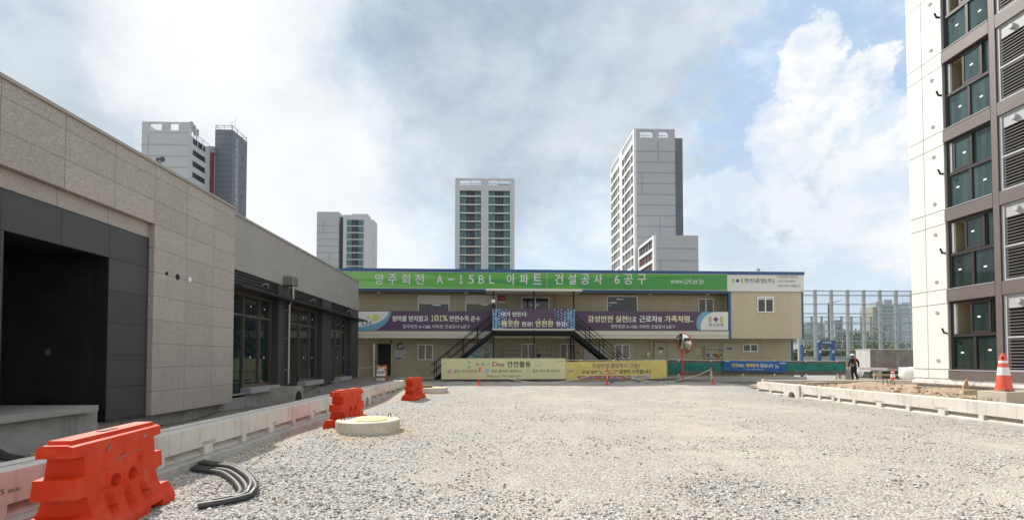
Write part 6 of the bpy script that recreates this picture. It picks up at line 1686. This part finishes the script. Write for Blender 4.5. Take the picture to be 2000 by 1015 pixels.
def landscape():
    gA = [mat("leaf a", (.085, .125, .035), .6, .3, 3), mat("leaf b", (.13, .165, .05), .6, .3, 3), mat("leaf c", (.06, .095, .028), .6, .3, 3)]
    gB = [mat("leaf d", (.19, .205, .07), .6, .3, 3), mat("leaf e", (.13, .155, .05), .6, .3, 3)]
    rng = random.Random(2)
    px = [1552, 1566, 1581, 1598, 1612, 1629, 1643, 1658, 1674, 1690, 1706, 1722, 1738, 1754, 1770, 1786]
    place = ["by the office corner", "behind the blue post", "left of the blue gate arch", "behind the blue gate arch's left leg", "seen through the blue gate arch", "behind the blue gate arch's right leg",
             "just right of the blue gate arch", "behind the worker's helmet, to its left", "behind the worker's helmet, to its right", "above the left end of the grey shaft", "above the grey shaft's corner", "behind the grey shaft, left part", "behind the grey shaft, middle part", "behind the grey shaft, right part", "behind the grey shaft near the apartment wall", "at the apartment wall's edge"]
    for i, (x, pl_) in enumerate(zip(px, place)):
        Y = 61 + rng.uniform(-1, 1.5); p = atY(x + rng.uniform(-3, 3), 690, Y)
        leafy("bush", p.x, Y, rng.uniform(1.3, 1.9), rng.uniform(2.6, 4.4), 420, gA if i % 3 else gB, "green roadside bush behind the near noise barrier, " + pl_, "bush", "bushes along the road", 20 + i)
    for i, (x, top, pl_) in enumerate(((1575, 668, "right of the office corner"), (1604, 652, "behind the street lamp's left side"), (1640, 655, "right of the street lamp"), (1668, 650, "over the worker's helmet"), (1700, 632, "left of the far apartment slab"), (1716, 648, "at the far apartment slab's corner"), (1748, 668, "below the far apartment slab"), (1772, 664, "beside the near apartment's edge"))):
        Y = 118 + rng.uniform(-6, 10); p = atY(x, top, Y)
        leafy("tree", p.x, Y, rng.uniform(3.2, 4.6), p.z + .3, 520, gA if i % 2 else gB, "green tree beyond both noise barriers, " + pl_, "tree", "trees beyond the road", 60 + i)
    # wooded ridges at the horizon
    def ridge(name, Y, pts, col, thick):
        m = MB(); vs = []; P = []
        for (x0, y0), (x1, y1) in zip(pts, pts[1:]):
            for t in np.linspace(0, 1, 24)[:-1]:
                x, y = x0 + (x1 - x0) * t, y0 + (y1 - y0) * t; q = atY(x, y, Y); P.append((q.x, q.z + 3 * noise.noise((q.x * .05, Y, 0)) + 1.5 * noise.noise((q.x * .2, Y, 4))))
        n = len(P)
        for x, z in P: vs += [(x, Y - thick, -1), (x, Y - thick * .4, max(z, 0) * .7 - .5), (x, Y, max(z, 0)), (x, Y + thick, -1)]
        m.add(vs, [(i * 4 + j, i * 4 + j + 1, (i + 1) * 4 + j + 1, (i + 1) * 4 + j) for i in range(n - 1) for j in range(3)])
        m.build(name, mat(name + " woods " + str(Y), col, .95, .3, .05), kind='structure')
    ridge("hill", 900, ((1300, 690), (1480, 660), (1560, 634), (1590, 628), (1640, 645), (1700, 655), (1760, 650), (1900, 670), (2100, 680)), (.10, .13, .115), 220)
    ridge("hill", 560, ((1300, 690), (1540, 668), (1570, 652), (1620, 662), (1690, 668), (1800, 662), (2100, 685)), (.06, .08, .05), 140)
    # distant housing
    wl = mat("far house wall", (.40, .40, .42), .8, .06, .05); rf = mat("far roof", (.18, .18, .20), .8); fw = mat("far window", (.10, .14, .16), .3)
    def house(x0, x1, ytop, Y, label, rows, cols, roof=True):
        a, b = atY(x0, 690, Y).x, atY(x1, 690, Y).x; zt = atY((x0 + x1) / 2, ytop, Y).z
        T = thing("distant_building", label, "building", ((a + b) / 2, Y, 0), 0, "distant buildings beyond the road")
        MB().box(a, b, Y, Y + 14, -1, zt).build("wall", wl, T)
        MB().box(a - .2, b + .2, Y - .2, Y + 14.2, zt, zt + .6).build("roof", rf, T)
        cw = (b - a) / cols; rh = (zt - 2) / rows
        for j in range(rows):
            for i in range(cols):
                MB().box(a + cw * (i + .18), a + cw * (i + .82), Y - .06, Y - .005, 1.5 + rh * (j + .3), 1.5 + rh * (j + .75)).build("window", fw, T)
    house(1572, 1588, 668, 300, "low pale house with a dark roof far off beside the office corner", 2, 4)
    house(1632, 1643, 626, 430, "slim pale tower block far off, right of the street lamp", 8, 2)
    house(1612, 1658, 676, 260, "long low pale building far off behind the street lamp", 2, 9)
    house(1655, 1690, 655, 420, "mid rise grey block far off above the worker", 4, 6)
    # far apartment slab
    Y = 330
    def slab(x0, x1, ytop, name, label, rows, cols, dY=0):
        a, b = atY(x0, 690, Y).x, atY(x1, 690, Y).x; zt = atY(x0, ytop, Y).z
        T = thing("far_apartment", label, "building", ((a + b) / 2, Y, 0), 0, "far pale apartment slabs")
        MB().box(a, b, Y + dY, Y + 16, -1, zt).build("wall", mat("far slab wall", (.42, .44, .46), .8), T)
        MB().box(a + 2, a + 7, Y + 3 + dY, Y + 9, zt, zt + 3).box(b - 8, b - 2, Y + 3 + dY, Y + 9, zt, zt + 4.5).build("roof_house", mat("far slab wall", (.42, .44, .46)), T)
        cw = (b - a) / cols; rh = zt / rows
        for j in range(2, rows):
            for i in range(cols):
                MB().box(a + cw * (i + .1), a + cw * (i + .9), Y - .1 + dY, Y - .01 + dY, rh * (j + .2), rh * (j + .72)).build("window", mat("far slab glass", (.16, .24, .27), .3), T)
        MB().box(a - 2.5, a - .01, Y + .5 + dY, Y + 12, -1, zt - 1).build("end_wall", mat("far buff end", (.42, .36, .28), .8), T)
    slab(1714, 1757, 596, "a", "pale far apartment slab with glazed balconies seen through the noise barrier", 15, 4)
    slab(1761, 1800, 600, "b", "second far apartment slab half hidden by the near apartment's edge", 15, 3, 4)
landscape()

# ------------------------------------------------------------------ the four tower blocks
tw_white = mat("tower white", (.54, .54, .57), .7, .03, .2)
tw_lit = mat("tower lit white", (.74, .74, .74), .7, .03, .2)  # brighter copy of the tower white, sunlight put into the colour
tw_grey = mat("tower light grey", (.46, .46, .485), .7, .03, .2)
tw_band = mat("tower band grey", (.36, .37, .385), .7)
tw_dark = mat("tower slate", (.175, .185, .215), .7, .05, .3)
tw_win = mat("tower window dark", (.022, .026, .034), .25)
tw_teal = glass_mat("tower teal glass", (.10, .19, .205), .15, .5, .5)
tw_red = mat("tower brick red", (.20, .06, .07), .7)
tw_rail = mat("roof rail", (.18, .19, .20), .5)
def roof_rail(T, pts, h=1.3):
    m = MB()
    for a, b in zip(pts, pts[1:]):
        a, b = Vector(a), Vector(b); n = max(1, int((b - a).length / 2.2)); up = Vector((0, 0, h))
        m.bar(a + up, b + up, .09); m.bar(a + up * .55, b + up * .55, .05)
        for i in range(n + 1): p = a.lerp(b, i / n); m.bar(p, p + up, .08)
    m.build("roof_railing", tw_rail, T)
def win_front(u0, u1, z0, z1, y, sash):
    """window across a balcony: dark back wall with a sash group at each side"""
    m = MB(); W = u1 - u0
    m.box(u0, u1, y - .02, y + .05, z0, z1)
    f = mat("tower frame", (.10, .105, .12), .5)
    return m
def bank_front(T, u0, u1, y, zrows, wh, rnd):
    W = u1 - u0
    for zt in zrows:
        w = MB().box(u0, u1, y - .015, y + .3, zt - wh, zt).build("window", tw_win, T)
        z0, z1 = zt - wh + .12, zt - .12; zm = z0 + (z1 - z0) * .42
        for a, b in ((.02, .15), (.16, .30), (.70, .84), (.85, .98)):
            MB().box(u0 + W * a, u0 + W * b, y - .05, y - .02, zm + .05, z1).box(u0 + W * a, u0 + W * b, y - .05, y - .02, z0, zm - .05).build("pane", tw_teal, w)
        k = MB()
        a = rnd.uniform(.36, .42); k.box(u0 + W * a, u0 + W * (a + .09), y - .04, y - .018, z0, z1 - rnd.uniform(.1, .6))
        if rnd.random() < .7: k.box(u0 + W * (a + .16), u0 + W * (a + .23), y - .04, y - .018, z0, z1 - rnd.uniform(.1, .9))
        k.build("back_wall", mat("balcony back grey", (.085, .088, .105), .7), w)
def X(px, Y): return atY(px, 690, Y).x
def Zz(py, Y, px=1000): return atY(px, py, Y).z
def towers():
    rnd = random.Random(5)
    # --- centre tower, facing the camera
    Y = 155.; x0, x1 = X(888, Y), X(1005, Y); zt = Zz(348.5, Y, 945)
    T = thing("centre_tower", "pale apartment tower with two columns of dark glazed balconies above the middle of the office", "tower block", ((x0 + x1) / 2, Y, 0))
    b1 = (X(897, Y), X(939, Y)); b2 = (X(953.8, Y), X(996, Y))
    zr = Zz(364, Y, 945)
    MB().box(x0, x1, Y + 1.0, Y + 13, -1, zr - .02).build("core", tw_white, T)
    w = MB().box(x0, b1[0], Y, Y + 1, -1, zt).box(b1[1], b2[0], Y, Y + 1, -1, zt).box(b2[1], x1, Y, Y + 1, -1, zt)
    zo = [Zz(351, Y, 945), Zz(361.5, Y, 945)]
    for a, b in (b1, b2): w.box(a, b, Y, Y + 1, zo[0], zt).box(a, b, Y, Y + 1, zr - 1.4, zo[1])
    w.build("front_wall", tw_white, T)
    MB().box(x0, x0 + .8, Y + 1, Y + 13, zr, zt).box(x1 - .8, x1, Y + 1, Y + 13, zr, zt).build("roof_wall", tw_white, T)
    for a, b in (b1, b2): MB().box((a + b) / 2 - .12, (a + b) / 2 + .12, Y + .2, Y + .6, zo[1], zo[0]).build("roof_post", tw_white, T)
    MB().box(b2[0] + 3, b2[1], Y + 4, Y + 8, zr, zr + 2.3).build("roof_house", mat("roof house grey", (.28, .28, .31), .8), T)
    roof_rail(T, [(x0 + 1, Y + 1.2, zr), (x1 - 1, Y + 1.2, zr)])
    rows = [Zz(367.6 + 16.37 * k, Y, 945) for k in range(12)]; wh = 14.4 * Y / F
    for a, b in (b1, b2):
        bank_front(T, a, b, Y + .9, rows, wh, rnd)
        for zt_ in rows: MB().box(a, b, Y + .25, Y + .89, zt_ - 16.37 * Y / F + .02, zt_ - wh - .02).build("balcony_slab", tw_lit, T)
    # --- right tower
    Y = 121.; Y2 = 147.; xl, xr = X(1241, Y), X(1322, Y); zt = Zz(252, Y, 1280); zr = Zz(270, Y, 1280)
    T = thing("right_tower", "tall apartment tower with a grey banded gable and a bright window side", "tower block", ((xl + xr) / 2, Y + 13, 0))
    MB().box(xl + .6, xr, Y + .8, Y2, -1, zr - .5).build("core", tw_grey, T)
    o1, o2 = (X(1253, Y), X(1277.5, Y)), (X(1290, Y), X(1307.5, Y)); zo0, zo1 = Zz(255.5, Y, 1280), Zz(269.5, Y, 1280)
    g = MB().box(xl + .6, xr, Y, Y + .8, -1, zo1).box(xl + .6, xr, Y, Y + .8, zo0, zt).box(xl + .6, o1[0], Y, Y + .8, zo1, zo0).box(o1[1], o2[0], Y, Y + .8, zo1, zo0).box(o2[1], xr, Y, Y + .8, zo1, zo0)
    g.build("gable_wall", tw_grey, T)
    MB().box(xr - .6, xr, Y + .8, Y2, zr, zt - 1).build("roof_wall", tw_white, T)
    m = MB()
    for k in range(14): z = Zz(295.5 + 20.9 * k, Y, 1280); m.box(xl + .6, xr, Y - .06, Y - .001, z - .14, z + .14)
    for px, y0, y1 in ((1289, 276, 316), (1256, 338, 378), (1291, 424, 458)): m.box(X(px - .9, Y), X(px + .9, Y), Y - .08, Y - .001, Zz(y1, Y, px), Zz(y0, Y, px))
    m.build("gable_band", tw_band, T)
    MB().box(xr, X(1337, Y + 5), Y + 5, Y + 16, -1, Zz(270, Y + 5, 1330)).build("stair_core", tw_dark, T)
    roof_rail(T, [(xl + 1, Y + 1.2, zr), (xr - .8, Y + 1.2, zr)])
    # side face towards -x : white frame, rows of windows
    xs = xl; b1 = (Y + 1.2, 133.3); b2 = (136.2, Y2 - .6)
    f = MB().box(xs, xs + .6, Y, b1[0], -1, zt).box(xs, xs + .6, b1[1], b2[0], -1, zt).box(xs, xs + .6, b2[1], Y2, -1, zt)
    for a, b in (b1, b2): f.box(xs, xs + .6, a, b, zt - .5, zt)
    ph = 20.9 * Y / F; z = zr - 1.0; rows = []
    while z > 22: rows.append(z); z -= ph
    for a, b in (b1, b2):
        for r in rows: f.box(xs + .05, xs + .6, a, b, r - ph + 2.15 - ph * 0 - 2.15, r - 2.15) if False else f.box(xs + .05, xs + .6, a, b, r - ph, r - 2.05)
        f.box(xs + .05, xs + .6, a, b, rows[0], zr + .2)
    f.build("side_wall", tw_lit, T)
    for a, b in (b1, b2):
        for r in rows:
            w = MB().box(xs + .35, xs + .6, a, b, r - 2.05, r).build("window", tw_win, T)
            mlist = MB()
            for t in (0, .18, .22, .40, .60, .78, .82, 1.0): yy = a + (b - a) * t; mlist.box(xs + .02, xs + .36, yy - .14, yy + .14, r - 2.05, r) if t in (.2, .22, .78) else mlist.box(xs + .30, xs + .36, yy - .07, yy + .07, r - 2.05, r)
            mlist.build("mullion", tw_lit if True else tw_rail, w)
            for t0, t1 in ((.25, .39), (.44, .58), (.63, .76)):
                MB().box(xs + .30, xs + .345, a + (b - a) * t0, a + (b - a) * t1, r - 2.0 + rnd.uniform(0, .7), r - .1).build("pane", mat("tower side pane", (.13, .14, .15), .2), w)
    # lower wing
    Yw = 107.6; wl, wr = X(1278.5, Yw), X(1366, Yw); wz = Zz(459.5, Yw, 1320)
    T = thing("tower_wing", "lower grey banded apartment wing joined in front of the tall right tower", "building", ((wl + wr) / 2, Yw + 6, 0))
    MB().box(wl + .6, wr, Yw, 120.5, -1, wz).build("gable_wall", tw_grey, T)
    m = MB()
    for k in range(4): z = Zz(484.5 + 23.7 * k, Yw, 1320); m.box(wl + .6, wr, Yw - .06, Yw - .001, z - .14, z + .14)
    m.box(X(1291.5, Yw), X(1293.5, Yw), Yw - .08, Yw - .001, Zz(530, Yw, 1292), Zz(508, Yw, 1292)); m.build("gable_band", tw_band, T)
    f = MB().box(wl, wl + .599, Yw, Yw + 1, -1, wz).box(wl, wl + .599, Yw + 1, 120, wz - .6, wz).box(wl, wl + .599, 119.4, 120, -1, wz - .6)
    ph = 23.7 * Yw / F
    for k in range(4):
        zz = wz - .6 - 2.1 - k * ph; f.box(wl + .05, wl + .599, Yw + 1, 119.4, zz - (ph - 2.1), zz)
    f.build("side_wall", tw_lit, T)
    for k in range(4):
        zz = wz - .6 - k * ph; w = MB().box(wl + .4, wl + .599, Yw + 1, 119.4, zz - 2.1, zz).build("window", tw_win, T)
        for t in (.08, .3, .5, .7, .88): yy = Yw + 1 + 11.4 * t; MB().box(wl + .3, wl + .41, yy, yy + .5, zz - 2.05, zz - .05).build("shutter", tw_red if k else tw_rail, w)
    # --- left tower
    Y = 117.; Yb = 125.8; xl, xr = X(268, Y), X(360, Y); zt = Zz(238, Y, 315); zr = Zz(261, Y, 360)
    T = thing("left_tower", "light grey apartment tower with roof frame openings rising behind the stone building", "tower block", ((xl + xr) / 2, Y + 5, 0))
    MB().box(xl, xr - .02, Y + .8, Yb, -1, zr).build("core", tw_white, T)
    o1, o2 = (X(281, Y), X(307, Y)), (X(321, Y), X(340.5, Y)); zo0, zo1 = Zz(239.5, Y, 315), Zz(254.5, Y, 315)
    MB().box(xl, xr, Y, Y + .8, -1, zo1).box(xl, xr, Y, Y + .8, zo0, zt).box(xl, o1[0], Y, Y + .8, zo1, zo0).box(o1[1], o2[0], Y, Y + .8, zo1, zo0).box(o2[1], xr, Y, Y + .8, zo1, zo0).build("front_wall", tw_white, T)
    MB().box(xl, xl + .5, Y + .8, Yb - 2, zr, zt).box(xl + .5, xr - 4, Yb - 3, Yb - 2.2, zt - 1.2, zt - .4).build("roof_wall", tw_white, T)
    m = MB()
    for k in range(9): z = Zz(282 + 21.9 * k, Y, 315); m.box(xl, xr, Y - .06, Y - .001, z - .16, z + .16)
    z = Zz(258.5, Y, 315); m.box(xl, xr, Y - .05, Y - .001, z - .05, z + .05)
    m.box(X(279.5, Y), X(282, Y), Y - .08, Y - .001, Zz(300, Y, 280), Zz(261, Y, 280)); m.build("front_band", mat("tower soft band", (.44, .45, .465), .7), T)
    em = MB()
    for px, py, r in ((308, 311, 3.2), (317, 311, 4.8)): c = atY(px, py, Y - .1); em.disc((c.x, c.z), r * Y / F, Y - .14, Y - .061, 24)
    a, b = atY(305, 320, Y - .1), atY(312, 315.5, Y - .1); em.box(a.x, b.x, Y - .12, Y - .061, a.z + .25, b.z - .35) if False else None
    write(em, "LH", (atY(304, 319, Y).x, Zz(322, Y, 308), atY(313.5, 319, Y).x, Zz(315.5, Y, 308)), Y - .10, 0, .04)
    c0, c1 = atY(309, 311, Y - .1), atY(315, 311, Y - .1); em.box(c0.x, c1.x, Y - .139, Y - .0611, c0.z - .12, c0.z + .12)
    em.build("emblem", mat("emblem slate", (.06, .075, .105), .6), T)
    ya, yb = Y + 1.2, Yb - 2.1
    for k in range(6):
        z = Zz(268 + 21.8 * k, ya, 360); w = MB().box(xr - .02, xr + .02, ya + .6, yb, z - 1.35, z).build("window", tw_win, T)
        for j in range(7): yy = ya + .7 + (yb - ya - .8) * j / 6; MB().box(xr + .021, xr + .04, yy - .03, yy + .03, z - 1.3, z - .05).build("mullion", tw_rail, w)
        if k == 0: MB().box(xr + .021, xr + .05, yb - 1.2, yb - .9, z - 1.3, z).box(xr + .021, xr + .05, ya + 2.2, ya + 2.5, z - 1.3, z).build("pier", tw_white, w)
    roof_rail(T, [(xr - .2, Y + .9, zr), (xr - .2, Yb - .2, zr)])
    an = MB()
    for j, yy in enumerate((Y + 2, Y + 3.0, Y + 4.2)):
        an.bar((xr - .6, yy, zr), (xr - .6, yy, zr + 4.2 - .4 * j), .12)
        for dz in (2.4, 3.2): an.box(xr - 1.2, xr - .2, yy - .2, yy + .2, zr + dz - .4 * j, zr + dz + .7 - .4 * j)
    an.build("cell_antenna", mat("antenna grey", (.34, .36, .37), .5), T)
    MB().box(xr - 1.2, xr + .6, Yb, Yb + 1.0, -1, zr - .8).build("link_wall", tw_red, T)
    MB().box(xr - 1.2, xr + .8, Yb + .2, Yb + 1.2, zr - .79, zr + 1.0).build("link_parapet", mat("link grey", (.30, .33, .35), .7), T)
    # slate core
    Y3 = 126.9; cl, cr = X(413, Y3), X(447.5, Y3); Y4 = 134.2; zc = Zz(253, Y3, 430)
    T = thing("core_tower", "dark slate stair tower beside the light grey tower, with small windows and roof antennas", "tower block", ((cl + cr) / 2, Y3 + 3, 0))
    MB().box(cl, cr, Y3, Y4, -1, zc).build("core", tw_dark, T)
    m = MB()
    for k in range(20): z = zc - 1.2 - k * 1.45; m.box(cl, cr, Y3 - .03, Y3 - .001, z, z + .06)
    m.build("panel_joint", mat("slate joint", (.12, .13, .15), .7), T)
    for k in range(9):
        z = zc - 2.6 - 2.72 * k
        w = MB().box(cr - .01, cr + .06, Y3 + 4.6, Y3 + 5.8, z - .75, z + .25).build("window", tw_rail, T); MB().box(cr + .061, cr + .07, Y3 + 4.8, Y3 + 5.6, z - .6, z + .1).build("pane", tw_win if k % 3 else tw_teal, w)
        w = MB().box(cr - .01, cr + .05, Y3 + 1.4, Y3 + 2.9, z - 1.25, z + 1.25).build("window", mat("stair glazing", (.25, .28, .31), .2), T); MB().box(cr + .051, cr + .06, Y3 + 1.5, Y3 + 2.8, z - .1, z + .06).box(cr + .051, cr + .06, Y3 + 2.1, Y3 + 2.2, z - 1.2, z - .1).build("mullion", tw_rail, w)
    roof_rail(T, [(cl + .1, Y3 + .1, zc), (cr - .1, Y3 + .1, zc), (cr - .1, Y4 - .1, zc), (cl + .1, Y4 - .1, zc), (cl + .1, Y3 + .1, zc)], 1.15)
    an = MB(); ax, ay = X(437, Y3), Y3 + 2
    an.bar((ax, ay, zc), (ax, ay, zc + 3.1), .07); an.bar((ax + .9, ay, zc), (ax + .9, ay, zc + 4.2), .05)
    for dz, wd in ((1.6, .9), (2.1, .7), (2.6, .6), (3.0, .4)): an.bar((ax - wd, ay - wd * .4, zc + dz), (ax + wd, ay + wd * .4, zc + dz + .15), .035)
    an.build("antenna", mat("antenna pale", (.5, .5, .5), .4), T)
    # --- small far tower on the left of the centre
    Y = 193.; T = thing("far_tower", "smaller grey apartment tower standing between the stone building and the centre tower", "tower block", (X(675, Y), Y + 8, 0))
    zA = Zz(413.5, Y, 640); zB = Zz(419.5, Y, 690)
    a0, a1, s1, w1 = X(616, Y), X(659, Y), X(668, Y), X(709.5, Y)
    MB().box(a0, a1, Y, Y + 14, -1, zA).build("gable_wall", tw_grey, T)
    MB().box(a1, s1, Y + 2, Y + 13, -1, Zz(424, Y + 2, 664)).build("stair_glazing", mat("stair dark glass", (.05, .055, .065), .25), T)
    m = MB()
    for k in range(22): z = Zz(427 + 4.4 * k, Y + 2, 664); m.box(a1, s1, Y + 1.95, Y + 1.999, z, z + .12)
    m.build("stair_mullion", tw_band, T)
    MB().box(s1, w1, Y, Y + 9, -1, zB).build("front_wall", tw_white, T)
    MB().box(X(684, Y + 4), X(721, Y + 8), Y + 4, Y + 9, zB - .5, Zz(417.5, Y + 4, 700)).build("roof_house", tw_white, T)
    x2 = X(722, Y + 9.0); MB().add([(w1, Y, -1), (x2 + 1.0, Y + 9, -1), (x2 - 6, Y + 9.01, -1), (w1, Y, zB), (x2 + 1.0, Y + 9, zB), (x2 - 6, Y + 9.01, zB)], [(0, 1, 4, 3), (1, 2, 5, 4), (3, 4, 5), (0, 3, 5, 2)]).build("side_wall", tw_white, T)
    Y5 = Y + 12; MB().box(X(700, Y5), X(727, Y5), Y5, Y5 + 1, -1, Zz(428.5, Y5, 726)).build("rear_wall", tw_white, T)
    xa, xb = X(727, Y5), X(735, Y5 + 4); MB().add([(xa, Y5, -1), (xb, Y5 + 4, -1), (xa, Y5, Zz(428.5, Y5, 727)), (xb, Y5 + 4, Zz(432, Y5, 735)), (xa - 2, Y5 + 4, -1), (xa - 2, Y5 + 4, Zz(428.5, Y5, 727))], [(0, 1, 3, 2), (1, 4, 5, 3), (2, 3, 5)]).build("rear_side_wall", tw_white, T)
    m = MB()
    for k in range(8): z = Zz(440.5 + 13.1 * k, Y, 640); m.box(a0, a1, Y - .08, Y - .001, z - .12, z + .12)
    for px, y0, y1 in ((629, 428, 452), (641, 494, 520)): m.box(X(px - .7, Y), X(px + .7, Y), Y - .1, Y - .001, Zz(y1, Y, px), Zz(y0, Y, px))
    m.build("gable_band", tw_band, T)
    rows = [Zz(429.2 + 13.05 * k, Y, 690) for k in range(8)]
    bank_front(T, X(675, Y), X(708, Y), Y - .02, rows, 10.9 * Y / F, rnd)
towers()

# prototypes that were only copied keep their own place; drop nothing else
bpy.context.view_layer.update()
